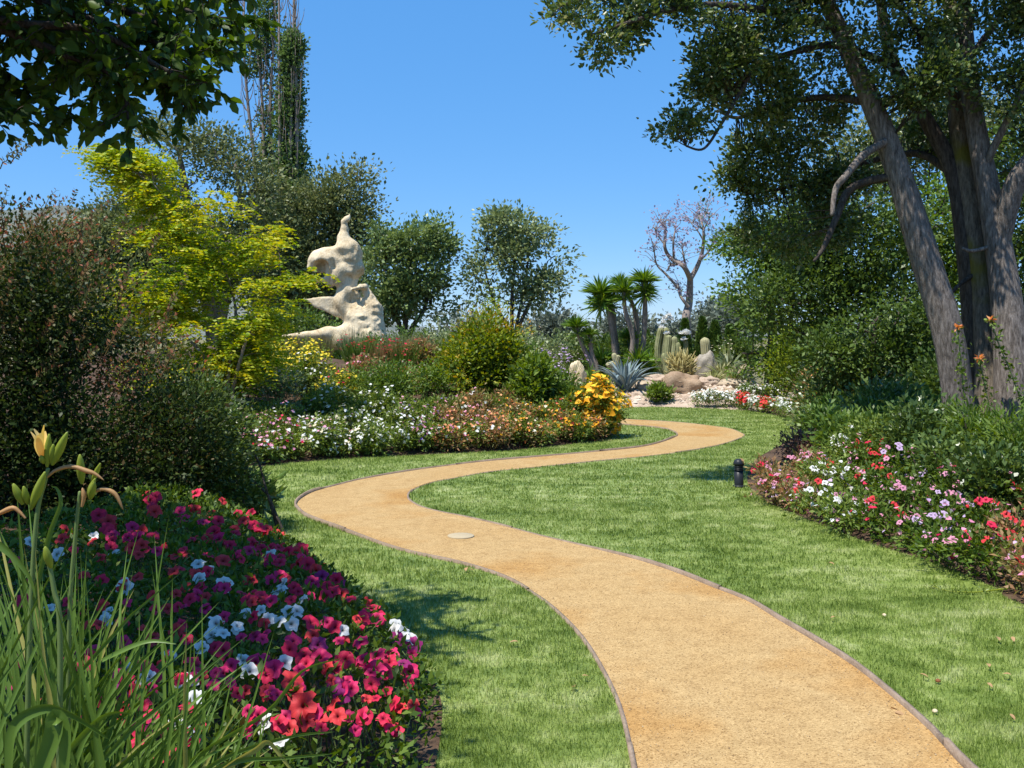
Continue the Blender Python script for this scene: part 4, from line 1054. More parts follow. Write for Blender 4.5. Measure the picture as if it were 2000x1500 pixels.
bush('rhododendron', 'low shrub with long glossy leaves beside the lawn at the path bend', 'shrub', 508, 932, 46, 8.35, M['broad'], .11, .034, 26, 14, .05, nlob=5, lift=.5, five=True)

def locust():
    d = 13.6
    lobes = [(250, 325, 50, 26), (285, 345, 50, 30), (270, 335, 55, 40), (230, 312, 40, 16), (320, 390, 50, 30), (300, 400, 60, 40), (400, 430, 60, 55), (340, 470, 75, 45), (450, 500, 90, 50), (340, 560, 110, 50), (480, 580, 100, 55), (280, 610, 80, 50), (400, 650, 130, 60), (505, 640, 45, 50), (330, 720, 90, 60), (450, 720, 90, 50),
             (520, 470, 50, 30), (560, 560, 50, 30), (230, 310, 35, 20), (370, 800, 70, 60), (480, 690, 60, 40)]
    lb = PXL(lobes, d, .8)
    x0 = (440 - 1000) * d / FPX; base = np.array([x0, d, tz(x0, d)])
    T = thing('golden_locust', 'golden yellow honey locust tree with feathery leaves beside the sculpture', 'tree', base)
    tr = Buf(); ends = []
    for tp in ([(438, 800), (430, 700), (415, 580), (380, 460), (300, 360)], [(445, 800), (450, 690), (460, 600), (430, 500), (410, 420)], [(452, 800), (470, 700), (500, 620), (550, 560)], [(436, 800), (400, 700), (340, 640), (290, 590)]):
        Q = spline([base] + [W(x, y, d + .3 * math.sin(x)) for x, y in tp[1:]], 5); tr.add(*tube(Q, np.linspace(.035, .008, len(Q)), 6)); ends.append(Q)
    part('trunk', tr, M['bark_pale'], T, True)
    EP = np.concatenate(ends)
    P, D, k = clumps(lb, 470, .3, .40, 2.4, 4.0)
    B = Buf(); LBf = Buf()
    for i in range(len(P)):
        if i % 6 == 0:
            dd = np.linalg.norm(EP - P[i], axis=1) + np.where(EP[:, 2] > P[i][2], .4, 0); B.add(*tube(curve(EP[int(np.argmin(dd))], P[i], None, 5, .02, .1), np.linspace(.010, .003, 5), 3))
        # each spray carries several arching fronds of small leaflets
        for f in range(9):
            a = rng.random() * 2 * PI; dirn = unit(np.array([math.cos(a), math.sin(a), .0 + .5 * rng.random()])); L = .24 + .16 * rng.random()
            s0 = P[i] + rng.normal(size=3) * [.10, .10, .05]; Q = curve(s0, s0 + dirn * L + [0, 0, -.14], s0 + dirn * L * .5 + [0, 0, .05], 8)
            sd = unit(np.cross(dirn, [0, 0, 1]))
            for sg in (-1, 1):
                Dl = unit(np.repeat((dirn * .35 + sd * sg + [0, 0, -.25])[None], 7, 0) + rng.normal(size=(7, 3)) * .12)
                LBf.add(*leafset(Q[1:], Dl, .068, .032, .35, .05))
    part('branch', B, M['bark_pale'], T, True, 'stuff')
    part('crown', LBf, M['locust'], T)
locust()
# ================================================================== trees behind the garden
tree('oak_tree', 'broad grey green oak with an open flat top behind the golden locust', 40, [[(420, 655, .38), (400, 560, .32), (370, 450, .24), (360, 360, .15), (350, 300, .08)], [(425, 655, .3), (450, 520, .22), (470, 420, .13), (460, 320, .06)]],
     [(350, 300, 85, 45), (430, 320, 80, 50), (290, 370, 60, 50), (480, 380, 70, 60), (400, 400, 110, 60), (250, 450, 80, 60), (350, 480, 130, 80), (480, 490, 90, 90), (320, 260, 40, 20), (400, 270, 60, 22)], M['oak_far'], M['bark'], .17, .10, 2300, 24, .40, 'oaks behind the locust and sculpture', .34, .55, .45, 90, .05)
tree('oak_tree', 'low spreading grey green oak in front of the far hill', 38, [[(190, 660, .3), (185, 580, .24), (170, 500, .12)]],
     [(200, 470, 60, 45), (140, 520, 80, 60), (230, 550, 90, 70), (60, 560, 90, 60), (150, 610, 120, 60), (-40, 560, 90, 80), (270, 600, 90, 70)], M['oak_far'], M['bark'], .17, .10, 1500, 22, .40, 'oaks behind the locust and sculpture', .25, .6, .45, 50, .05)
tree('oak_tree', 'dense oak standing directly behind the stone sculpture', 42, [[(650, 650, .34), (648, 560, .28), (650, 460, .18), (655, 390, .08)]],
     [(650, 380, 70, 45), (690, 420, 40, 50), (610, 430, 80, 60), (680, 480, 55, 60), (630, 530, 90, 70), (700, 350, 28, 26), (600, 600, 90, 60), (690, 590, 60, 60)], M['oak_far'], M['bark'], .17, .10, 1150, 24, .42, 'oaks behind the locust and sculpture', .2, .6, .45, 50, .05)
def poplar(label, d, px, stems, cols, ncl, base):
    x = (px - 1000) * d / FPX; b = np.array([x, d, tz(x, d)])
    T = thing('poplar_tree', label, 'tree', b, 'tall poplars behind the sculpture')
    B = Buf(); ends = []
    for st in stems:
        Q = spline([b + rng.normal(size=3) * [.15, .15, 0]] + [W(q[0], q[1], d + .4 * math.sin(q[1])) for q in st], 7); B.add(*tube(Q, np.linspace(.15, .03, len(Q)), 6)); ends.append(Q)
        for k in range(6, len(Q) - 1, 1):
            for r in range(2):
                a = rng.random() * 6.3; e = Q[k] + np.array([math.cos(a) * .42, math.sin(a) * .42, 1.0 + .8 * rng.random()])
                B.add(*tube(curve(Q[k], e, Q[k] + [math.cos(a) * .4, math.sin(a) * .4, .25], 5), np.linspace(.03, .008, 5), 3))
    part('trunk', B, M['bark_pale'], T, True)
    lb = PXL(cols, d, 1.0)
    part('crown', foliage(lb, ncl, 24, .22, .15, .12, .2, .22, 1.2, lift=.4)[0], M['poplar'], T)
poplar('tall thin poplar with one dense leafy column rising beside bare stems', 46, 560, [[(556, 560), (548, 400), (546, 200), (545, 0), (542, -150)], [(564, 560), (566, 420), (568, 250), (572, 100), (574, -80)], [(572, 540), (580, 350), (578, 150), (576, 20), (570, -120)]],
       [(570, 110, 16, 50), (572, 90, 10, 30), (566, 190, 17, 60), (564, 260, 18, 60), (570, 330, 22, 60), (578, 400, 28, 70), (570, 480, 40, 80), (585, 560, 40, 70), (545, 600, 50, 60)], 2300, 640)
poplar('gaunt poplar with sparse leaves and many bare grey twigs', 47, 515, [[(520, 560), (518, 400), (512, 200), (500, 60), (495, -120)], [(510, 560), (500, 350), (484, 200), (476, 80), (480, -60)], [(528, 540), (530, 380), (528, 200), (535, 60), (530, -100)]],
       [(520, 20, 14, 70), (526, 170, 10, 60), (515, 80, 16, 60), (522, 260, 12, 60), (530, 340, 14, 60), (520, 430, 30, 60), (520, 520, 36, 80), (500, 110, 10, 60)], 560, 640)
tree('rounded_tree', 'rounded glossy green tree standing beside the stone sculpture', 31, [[(790, 655, .10), (795, 600, .08), (800, 520, .06), (805, 470, .03)], [(800, 655, .09), (830, 600, .06), (845, 520, .04)], [(785, 655, .09), (765, 600, .06), (750, 540, .03)]],
     [(800, 470, 70, 40), (850, 480, 38, 45), (760, 510, 50, 55), (820, 540, 60, 50), (780, 580, 55, 40), (865, 540, 24, 45), (840, 600, 40, 30), (735, 470, 24, 30), (740, 600, 40, 40), (870, 440, 20, 18)], M['round'], M['bark_dark'], .14, .08, 1000, 19, .2, 'rounded trees on the skyline', .4, 1.7, .45, 60, .025)
tree('open_tree', 'open grey green tree with slender stems between the sculpture and the yuccas', 31, [[(1000, 655, .07), (1000, 580, .06), (1005, 500, .04), (1000, 430, .02)], [(1010, 655, .07), (1040, 580, .05), (1070, 510, .02)], [(995, 655, .07), (965, 590, .05), (945, 520, .02)], [(1006, 655, .06), (1025, 560, .045), (1035, 470, .02)]],
     [(995, 435, 45, 28), (950, 490, 36, 45), (1040, 455, 50, 30), (1085, 500, 32, 40), (1000, 500, 50, 35), (935, 550, 30, 40), (1060, 560, 40, 35), (1100, 545, 30, 22), (960, 420, 25, 18), (1010, 580, 50, 30)], M['greytree'], M['bark_dark'], .14, .075, 760, 18, .2, 'rounded trees on the skyline', .42, 1.7, .4, 70, .022)
bush('lime_shrub', 'lime green airy shrub in front of the open grey green tree', 'shrub', 958, 552, 36, 27, M['lime'], .10, .04, 90, 22, .16, gap=.2)
# jacaranda
def jacaranda():
    d = 38.0; x = (1342 - 1000) * d / FPX; b = np.array([x, d, tz(x, d)])
    T = thing('jacaranda_tree', 'bare branched tree with thin mauve blossom standing behind the cacti', 'tree', b)
    arms = [[(1342, 660), (1340, 620), (1346, 590), (1348, 545)], [(1348, 545), (1335, 520), (1308, 502), (1298, 480), (1300, 450), (1288, 430)], [(1348, 545), (1362, 520), (1372, 490), (1374, 450), (1366, 420)], [(1345, 600), (1330, 580), (1325, 565)], [(1325, 562), (1300, 535), (1282, 515), (1277, 480)],
            [(1342, 530), (1335, 500), (1332, 480)], [(1316, 506), (1315, 470), (1320, 445)], [(1300, 480), (1285, 460), (1278, 445)], [(1366, 510), (1385, 490), (1395, 470)], [(1374, 470), (1362, 450), (1345, 430)], [(1374, 450), (1385, 425), (1380, 415)], [(1304, 528), (1310, 517), (1322, 518)]]
    rad = [(.20, .12), (.11, .03), (.11, .03), (.07, .04), (.06, .02), (.05, .02), (.05, .02), (.035, .015), (.05, .02), (.035, .015), (.03, .015), (.04, .02)]
    tips = []; B = Buf()
    for a, r in zip(arms, rad):
        Q = spline([W(px, py, d + .5 * math.sin(px * .3)) if k else W(px, py, d) for k, (px, py) in enumerate(a)], 5)
        if a[0] == (1342, 660): Q[0] = b
        B.add(*tube(Q, np.linspace(r[0], r[1], len(Q)), 6)); tips += [Q[-1], Q[-3], Q[-6]] if r[1] < .06 else []
    tw = []
    for t in tips:
        for k in range(5):
            e = t + rng.normal(size=3) * [.36, .36, .26] + [0, 0, .2]; B.add(*tube(curve(t, e, None, 4, .03, .1), np.linspace(.018, .006, 4), 3)); tw.append(e)
    part('trunk', B, M['bark_pale'], T, True)
    P = np.array(tw); n = len(P); k = np.repeat(np.arange(n), 6)
    pos = P[k] + rng.normal(size=(len(k), 3)) * .11
    part('blossom', leafset(pos, rdir(len(k)), .12, .08), M['jac'], T, False, 'stuff')
    q = rng.choice(n, 120); pos = np.repeat(P[q], 5, 0) + rng.normal(size=(600, 3)) * .2
    k2 = (pos[:, 0] > (1360 - 1000) * d / FPX) | (pos[:, 2] < W(0, 560, d)[2])
    part('foliage', leafset(pos[k2], rdir(k2.sum()), .13, .06), M['greytree'], T)
jacaranda()
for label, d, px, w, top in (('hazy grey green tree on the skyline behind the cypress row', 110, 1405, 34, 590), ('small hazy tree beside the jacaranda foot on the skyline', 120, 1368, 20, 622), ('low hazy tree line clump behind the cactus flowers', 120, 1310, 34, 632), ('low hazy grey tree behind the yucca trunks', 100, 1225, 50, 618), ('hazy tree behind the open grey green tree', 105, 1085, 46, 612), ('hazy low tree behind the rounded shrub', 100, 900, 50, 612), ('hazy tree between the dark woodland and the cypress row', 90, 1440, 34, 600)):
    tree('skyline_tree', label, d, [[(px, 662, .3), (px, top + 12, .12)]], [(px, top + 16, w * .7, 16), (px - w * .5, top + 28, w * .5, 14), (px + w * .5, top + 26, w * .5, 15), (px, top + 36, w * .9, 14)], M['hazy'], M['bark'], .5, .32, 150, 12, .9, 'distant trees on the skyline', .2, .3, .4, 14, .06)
# clipped cypress cones behind the cacti
for k, (px, top, w) in enumerate([(1232, 655, 24), (1262, 650, 22), (1290, 652, 22), (1338, 628, 16), (1372, 625, 20), (1396, 632, 22), (1425, 640, 22)]):
    d = 30.0; x = (px - 1000) * d / FPX; z0 = tz(x, d); h = HC - (top - HOR) * d / FPX - z0; ww = w * d / FPX
    T = thing('cypress', 'narrow dark green cypress cone in the row behind the cacti', 'cypress', (x, d, z0), 'row of clipped cypress cones')
    n = 2600; t = rng.random(n) ** .8; a = rng.random(n) * 2 * PI; r = ww * (1 - t) ** .75 * (0.75 + .3 * rng.random(n)) * np.minimum(1, .6 + t * 3)
    P = np.c_[x + np.cos(a) * r, d + np.sin(a) * r, z0 + h * t]
    part('foliage', leafset(P, unit(np.c_[np.cos(a) * .5, np.sin(a) * .5, np.ones(n)] + rng.normal(size=(n, 3)) * .25), .16, .07, .2), M['thuja'], T)
    part('trunk', tube(np.array([[x, d, z0 - .05], [x, d, z0 + h * .5], [x, d, z0 + h * .9]]), [.06, .04, .01], 6), M['bark_dark'], T, True)

for lab, px, top, w, d, m, n in (('dark thicket behind the yucca trunks', 1215, 655, 60, 28.5, 'bgdark', 200), ('dark thicket left of the yuccas', 1160, 660, 50, 28.5, 'shrub_dark', 160), ('dark thicket right of the yucca trunks', 1268, 664, 40, 28.8, 'bgdark', 150), ('olive hedge shrub behind the larkspur', 1095, 645, 60, 29, 'greytree', 170), ('grey green hedge shrub behind the golden shrub', 1020, 640, 70, 30, 'greytree', 190), ('dull green hedge shrub on the skyline below the open tree', 930, 640, 70, 30, 'shrub', 180), ('dull green hedge shrub below the rounded tree', 850, 636, 60, 30, 'oak_far', 160), ('dark hedge shrub below the woodland end', 1440, 664, 46, 28.5, 'bgdark', 150), ('low hedge shrub behind the cypress row', 1350, 660, 70, 33, 'bgdark', 180)):
    bush('hedge_shrub', lab, 'shrub', px, top, w, d, M[m], .11, .06, n, 22, .16)
# ================================================================== island bed
def grassy(px, pytop, wpx, d, label, mat, n=60, nl=6, wd=.010, group=None, name='grass_tuft', cat='grass tuft', fl=()):
    return bush(name, label, cat, px, pytop, wpx, d, mat, .3, wd, n, nl, style='spike', group=group, fl=fl)
# around the sculpture
grassy(690, 630, 26, 20.0, 'blue green tufted grass at the right foot of the sculpture', M['blueg'], 70, 6, .010)
for k, px in enumerate((592, 615, 640, 572)): grassy(px, 644, 18, 20.0, 'fine dry grass tuft in front of the sculpture foot', M['drygrass'], 50, 5, .008, 'dry grass along the sculpture foot')
for k, (px, top) in enumerate(((738, 640), (760, 646), (790, 640), (820, 648))): grassy(px, top, 30, 20.5, 'olive feathery grass on the mound beside the sculpture base', M['blueg'] if k % 2 else M['drygrass'], 90, 6, .012, 'feathery grasses on the mound')
bush('wild_shrub', 'low olive shrub on the mound edge behind the golden shrub', 'shrub', 850, 632, 60, 22.5, M['greytree'], .09, .03, 110, 20, gap=.2)
bush('wild_shrub', 'dull green shrub on the mound crest under the rounded tree', 'shrub', 790, 628, 46, 23, M['shrub'], .08, .03, 90, 20, gap=.15)
bush('wild_shrub', 'dark shrub behind the long foot of the sculpture', 'shrub', 575, 590, 70, 25, M['bgdark'], .10, .05, 170, 22)
bush('wild_shrub', 'dark shrub filling the gap left of the sculpture', 'shrub', 640, 610, 60, 26, M['bgmid'], .10, .05, 130, 22)
bush('wild_shrub', 'green shrub behind the golden locust on the mound', 'shrub', 500, 620, 70, 24, M['bgdark'], .10, .05, 150, 22)
# flower masses
bush('yellow_daisy_bush', 'bush covered in small lemon yellow flowers below the sculpture foot', 'flowering bush', 592, 668, 62, 15.6, M['bedleaf'], .06, .022, 130, 18, fl=[('Y', 420, .055, .45)])
bush('yellow_daisy_bush', 'bush with lemon yellow flowers half hidden under the golden locust', 'flowering bush', 505, 688, 60, 16.2, M['bedleaf'], .06, .022, 110, 18, fl=[('Y', 190, .055, .4)])
bush('yellow_daisy_bush', 'lower yellow flowered bush beside the red penstemon', 'flowering bush', 655, 722, 52, 14.9, M['bedleaf'], .06, .022, 90, 18, fl=[('Y', 230, .05, .4), ('C', 12, .05, .5)])
bush('yellow_daisy_bush', 'small yellow flowered plant on the slope above the white flowers', 'flowering bush', 620, 770, 40, 14.6, M['bedleaf'], .06, .022, 70, 16, fl=[('Y', 120, .05, .4)])
for k, (px, top, w, label) in enumerate(((700, 650, 38, 'penstemon with thin dark stems and red spikes before the sculpture'), (745, 660, 42, 'bushy penstemon with maroon flower spikes beside the grassy mound'), (790, 655, 40, 'penstemon with pinkish stems between the grass and the golden shrub'))):
    grassy(px, top, w, 17.5, label, M['bronze'] if k % 2 else M['shrub'], 90, 6, .014, 'penstemons below the sculpture', 'penstemon', 'penstemon', [('D', 40, .05, .5), ('C', 14, .05, .5)])
bush('penstemon_foliage', 'leafy green shrub below the penstemon spikes', 'shrub', 760, 705, 62, 15.0, M['shrub'], .06, .022, 150, 22)
bush('wild_shrub', 'olive brown shrub between penstemon and golden shrub', 'shrub', 812, 660, 42, 17.6, M['bronze'], .07, .025, 110, 20)
bush('golden_barberry', 'rounded green shrub with a golden orange top in the island bed', 'shrub', 940, 634, 98, 16.3, M['barberry'], .075, .040, 620, 26, .09, nlob=11, fl=(), low=.22)
bush('golden_shoots', 'spray of orange gold shoots rising from the rounded shrub', 'shrub', 955, 618, 72, 16.6, M['goldtip'], .06, .024, 90, 14, low=.72, top=1.02)
bush('dark_mound_shrub', 'dark green shrub in shade below the golden shrub', 'shrub', 945, 760, 80, 16.6, M['shrub_dark'], .06, .03, 160, 22)
bush('fresh_shrub', 'light green broad leaved plant right of the golden shrub', 'shrub', 1042, 690, 54, 15.9, M['fresh'], .10, .05, 150, 18)
bush('fresh_shrub', 'mid green bushy plant in front of the lilac larkspur', 'shrub', 1090, 728, 48, 16.2, M['shrub'], .07, .03, 160, 20)
bush('fresh_shrub', 'deep green plant beside the orange coneflowers', 'shrub', 1120, 752, 44, 15.9, M['shrub'], .07, .03, 150, 20)
for k, px in enumerate((1076, 1088, 1100)): grassy(px, 668 + 6 * k, 12, 18.6, 'tall lilac larkspur spike behind the leafy plants', M['bedleaf'], 10, 4, .016, 'lilac larkspur spikes', 'larkspur', 'larkspur', [('L', 60, .05, .4)])
bush('coneflower', 'mass of bright orange yellow coneflowers at the tip of the island bed', 'coneflower', 1168, 742, 54, 15.6, M['bedleaf'], .07, .022, 120, 18, fl=[('O', 300, .11, .2), ('Y', 130, .11, .2)])
bush('coneflower', 'lower orange coneflowers at the bed edge by the path bend', 'coneflower', 1180, 796, 36, 15.7, M['bedleaf'], .07, .022, 70, 18, fl=[('O', 150, .10, .2)])
bush('coneflower', 'sparse orange coneflowers beside the leafy plants', 'coneflower', 1130, 755, 26, 17.2, M['bedleaf'], .07, .022, 70, 18, fl=[('O', 34, .07, .5)])
grassy(720, 690, 10, 15.4, 'single tall brown seed stalk cluster before the shrubs', M['burg'], 8, 4, .012, None, 'seed_stalk', 'seed stalk')
bush('mauve_aster', 'grey green plant with violet flowers on the slope above the white flowers', 'aster', 560, 788, 52, 14.2, M['greytree'], .05, .02, 120, 18, fl=[('V', 26, .045, .5)])
bush('mauve_aster', 'grey green mound plant beside the bare soil', 'aster', 510, 790, 40, 14.0, M['bedleaf'], .05, .02, 90, 18, fl=[('V', 10, .045, .5), ('W', 16, .045, .4)])
bush('lime_bedding', 'lime green leafy bedding plant in the middle of the island bed', 'bedding plant', 850, 790, 62, 15.2, M['fresh'], .06, .022, 160, 20, fl=[('S', 10, .05), ('W', 8, .05)])
bush('lime_bedding', 'olive leafy bedding plant above the pink flowers', 'bedding plant', 800, 800, 50, 14.6, M['bedleaf'], .06, .022, 120, 20, fl=[('K', 14, .05), ('W', 8, .05)])
bush('white_flowers', 'white flowered plant below the yellow daisies', 'bedding plant', 720, 770, 34, 14.7, M['bedleaf'], .06, .022, 80, 18, fl=[('W', 60, .065, .4)])
bush('burgundy_plant', 'burgundy leaved plant with dark red flowers in the island bed', 'bedding plant', 1010, 800, 46, 15.6, M['burg'], .06, .024, 120, 20, fl=[('D', 46, .055, .3)])
bush('burgundy_plant', 'burgundy leaved plant near the deep green bush', 'bedding plant', 1075, 806, 42, 15.6, M['burg'], .06, .024, 110, 20, fl=[('D', 26, .055, .3)])
bush('burgundy_plant', 'grey purple leaved plant under the golden shrub', 'bedding plant', 950, 795, 44, 15.9, M['burg'], .06, .024, 90, 18, fl=[('L', 20, .05, .3), ('D', 10, .05)])
# front border: low plants shoulder to shoulder behind the lawn
CB = [(470, 'KWC', 'pink and white'), (600, 'WIK', 'white with a little pink'), (690, 'WWI', 'white'), (780, 'KWV', 'pink, white and violet'), (870, 'SKW', 'salmon and pink'), (960, 'SOI', 'orange and salmon'), (1060, 'OSD', 'orange and dark red')]
k = 0
for row, (back, hh, n0) in enumerate(((0.2, .36, 30), (0.70, .36, 27), (1.3, .34, 22))):
    fr = np.array(smooth_poly(GL([(455, 913), (560, 905), (700, 895), (840, 888), (1000, 880), (1100, 870), (1170, 861), (1200, 848)]), 8))
    sl = np.r_[0, np.cumsum(np.hypot(*np.diff(fr, axis=0).T))]
    for s in np.linspace(0.15, sl[-1] - .1 - .4 * row, n0):
        i = min(int(np.searchsorted(sl, s)), len(fr) - 1); p = fr[i]; t = fr[min(i + 1, len(fr) - 1)] - fr[max(i - 1, 0)]; t = t / np.hypot(*t)
        x, y = p[0] - t[1] * back + rng.normal(0, .06), p[1] + t[0] * back + rng.normal(0, .06)
        px = 1000 + x * FPX / y
        c = [q for q in CB if q[0] <= px + 1][-1] if px >= 470 else CB[0]
        z0 = tz(x, y); h = hh * (0.8 + .5 * rng.random()); pt = HOR + (HC - z0 - h) * FPX / y
        fl = [(q, (36 if row == 0 else 26 if row == 1 else 12) // (1 if j == 0 else 2 if j == 1 else 4), .055 if q in 'WI' else .05, .35) for j, q in enumerate(c[1])]
        where = ('front', 'second', 'third')[row]
        bush('bedding_plant', f'{c[2]} flowered bedding plant in the {where} island border row', 'bedding plant', px, pt, .26 * FPX / y, y, M['bronze'] if (px > 860 and rng.random() < .45) else M['bedleaf'], .055, .022, 52, 16, .055, fl=fl, group=f'{where} row of {c[2]} border plants', nlob=4, stems=3)
        k += 1
print('border plants', k)

# taller perennials filling the slope of the island
FILL = [('sage_plant', 'grey green sage with violet spikes on the island slope', 'greytree', [('V', 22, .045, .5)]), ('daisy_plant', 'leafy plant with white daisies on the island slope', 'bedleaf', [('W', 40, .055, .45)]), ('perennial', 'bushy green perennial without flowers on the island slope', 'shrub', []), ('perennial', 'light green bushy perennial on the island slope', 'fresh', []), ('bronze_perennial', 'bronze tinted perennial with red flowers on the island slope', 'bronze', [('D', 26, .05, .5), ('K', 10, .045, .5)]), ('yellow_perennial', 'perennial with scattered yellow flowers on the island slope', 'bedleaf', [('Y', 60, .05, .45)])]
SP = [(470, 14.4, 3), (505, 15.2, 2), (548, 14.6, 0), (600, 15.4, 1), (640, 14.4, 1), (690, 15.2, 2), (712, 16.6, 4), (735, 14.6, 1), (770, 15.2, 3), (800, 16.2, 4), (835, 15.6, 3), (1020, 15.8, 3), (1060, 16.4, 2), (1110, 16.1, 2), (1145, 16.4, 3), (735, 18.6, 2), (780, 18.4, 4), (830, 19.2, 2), (520, 17.6, 2), (480, 17.0, 3), (860, 18.0, 3), (1050, 18.4, 3), (1000, 18.8, 2)]
for px, d, kd in SP:
    nm, lab, mt, ff = FILL[kd]; x = (px - 1000) * d / FPX; h = .40 + .3 * rng.random(); pt = HOR + (HC - tz(x, d) - h) * FPX / d
    bush(nm, lab, 'perennial', px, pt, .36 * FPX / d, d, M[mt], .065, .026, 70, 18, .07, fl=ff, group='perennials: ' + lab, stems=4)
# ================================================================== rock garden
def boulder(label, px, py, wpx, hpx, d, mat, seed, group=None, dep=0.8, sink=.25):
    c = W(px, py, d); r = np.array([wpx * d / FPX, wpx * dep * d / FPX, hpx * d / FPX])
    n = 36; th = np.linspace(0, 2 * PI, n, endpoint=False); ph = np.linspace(-PI / 2 + .05, PI / 2 - .05, 21)
    Pt, Pp = np.meshgrid(th, ph); U = np.c_[(np.cos(Pt) * np.cos(Pp)).ravel(), (np.sin(Pt) * np.cos(Pp)).ravel(), np.sin(Pp).ravel()]
    s = 1 + .30 * fbm(U * 1.6 + seed * 7.7, 4) + .16 * np.abs(vnoise(U * 3.1 + seed)) - .08
    q = np.abs(U).max(1, keepdims=True); V = U * (0.72 + .28 / q * .8) * s[:, None] * r + c
    i = (np.arange(20)[:, None] * n); j = np.arange(n)[None]
    F = np.stack([i + j, i + (j + 1) % n, i + n + (j + 1) % n, i + n + j], -1).reshape(-1, 4)
    nv = len(V); V = np.vstack([V, V[:n].mean(0), V[-n:].mean(0)])
    jj = np.arange(n); F3 = np.concatenate([np.stack([(jj + 1) % n, jj, np.full(n, nv)], -1), np.stack([nv - n + jj, nv - n + (jj + 1) % n, np.full(n, nv + 1)], -1)])
    g = tz(c[0], c[1]); low = V[:, 2].min()
    if low > g - .03: V[:, 2] -= low - g + .05
    return solo('boulder', (V, [F, F3]), mat, label, 'boulder', (c[0], c[1], g), True, group)
boulder('large reddish brown sloping boulder behind the lawn by the small green bush', 1330, 762, 46, 36, 24.0, M['rockB'], 1, None, .9)
boulder('tall grey lichen boulder among the cacti', 1378, 726, 22, 38, 25.6, M['rockC'], 2)
boulder('rounded pinkish standing stone beside the golden column cactus', 1362, 676, 15, 22, 26.8, M['rockA'], 3)
boulder('dark grey rock between the standing stone and the aloe', 1385, 694, 14, 13, 26.2, M['rockC'], 4)
boulder('long tan ledge rock behind the white snapdragons', 1430, 752, 52, 12, 24.6, M['rockA'], 5)
boulder('tan ledge rock beside the reddish boulder', 1405, 768, 34, 12, 24.0, M['rockB'], 6)
boulder('pale flat rock beneath the blue agave', 1190, 752, 28, 12, 24.2, M['rockA'], 7)
boulder('pale rock at the lawn edge below the agave', 1212, 780, 30, 13, 23.4, M['scree'], 8)
boulder('pale rock beside the small green bush', 1248, 776, 22, 13, 23.5, M['scree'], 9)
boulder('cream rock below the column cactus', 1285, 740, 26, 10, 25.0, M['scree'], 10)
boulder('cream rock right of the agave', 1262, 752, 22, 9, 24.6, M['rockA'], 11)
boulder('pinkish rock at the foot of the pencil cactus', 1310, 735, 20, 9, 25.4, M['rockA'], 12)
boulder('tan rock at the far end of the aloes', 1455, 724, 16, 22, 25.6, M['rockA'], 13)
boulder('tall stacked cream rock behind the lilac larkspur', 1128, 690, 18, 36, 24.4, M['stone'], 14)
boulder('flat cream rock left of the larkspur', 1052, 694, 16, 12, 24.0, M['stone'], 15)
boulder('pale rock under the yuccas', 1165, 742, 18, 12, 24.8, M['scree'], 16)
boulder('pinkish rock under the aloe clump', 1415, 735, 26, 12, 25.2, M['rockA'], 17)
boulder('mauve tinted rock beside the aloes', 1460, 745, 12, 16, 25.0, M['rockC'], 18)
boulder('low cream rock in front of the pencil cactus', 1300, 752, 34, 8, 24.7, M['scree'], 19)
boulder('rounded tan rock beside the agave leaf tips', 1170, 770, 20, 12, 23.8, M['rockA'], 20)
for k in range(26):
    px = 1165 + 300 * rng.random(); dd = 22.75 + 2.4 * rng.random() ** 1.3
    if px > 1350: dd += .9
    x = (px - 1000) * dd / FPX; w = 10 + 18 * rng.random(); hpx = w * (.4 + .4 * rng.random()); py = HOR + (HC - tz(x, dd)) * FPX / dd - hpx * .35
    if abs(px - 1222) < 30 and dd < 24.2: continue
    mt = ('rockA', 'rockA', 'scree', 'rockB')[k % 4]
    boulder({'rockA': 'tan angular boulder in the rock bank', 'scree': 'pale cream boulder in the rock bank', 'rockB': 'reddish boulder in the rock bank'}[mt], px, py, w, hpx, dd, M[mt], 40 + k, {'rockA': 'tan boulders of the rock bank', 'scree': 'pale boulders of the rock bank', 'rockB': 'reddish boulders of the rock bank'}[mt])
# pale scree between the rocks
def scree():
    n = 2200; X = 1.6 + 5.2 * rng.random(n); Y = 22.75 + 3.4 * rng.random(n); k = inside(ROCK, X, Y); X, Y = X[k], Y[k]; n = len(X)
    r = .03 + .07 * rng.random(n) ** 2; base = np.array([[1, 0, 0], [0, 1, 0], [-1, 0, 0], [0, -1, 0], [0, 0, .8]])
    V = (np.c_[X, Y, terrain(X, Y)][:, None] + base[None] * r[:, None, None] * (.6 + .8 * rng.random((n, 5, 1)))).reshape(-1, 3); b = np.arange(n)[:, None] * 5
    F = np.concatenate([b + np.array([q]) for q in ([0, 1, 4], [1, 2, 4], [2, 3, 4], [3, 0, 4])])
    o = link('scree', mesh_np('scree', V, [F], leafmat('scree_stone', [(.30, .22, .16), (.44, .35, .27), (.55, .47, .38)], 0, .9, .1, gain=1))); setp(o, 'pale pinkish rock chippings between the boulders', 'scree', None, 'stuff')
scree()
rk = inside(ROCK, GX.ravel()[gF[:, 0]] + .1, GY.ravel()[gF[:, 0]] + .1)
ground.data.materials.append(M['scree'])
mi[rk] = 2; ground.data.polygons.foreach_set('material_index', mi)

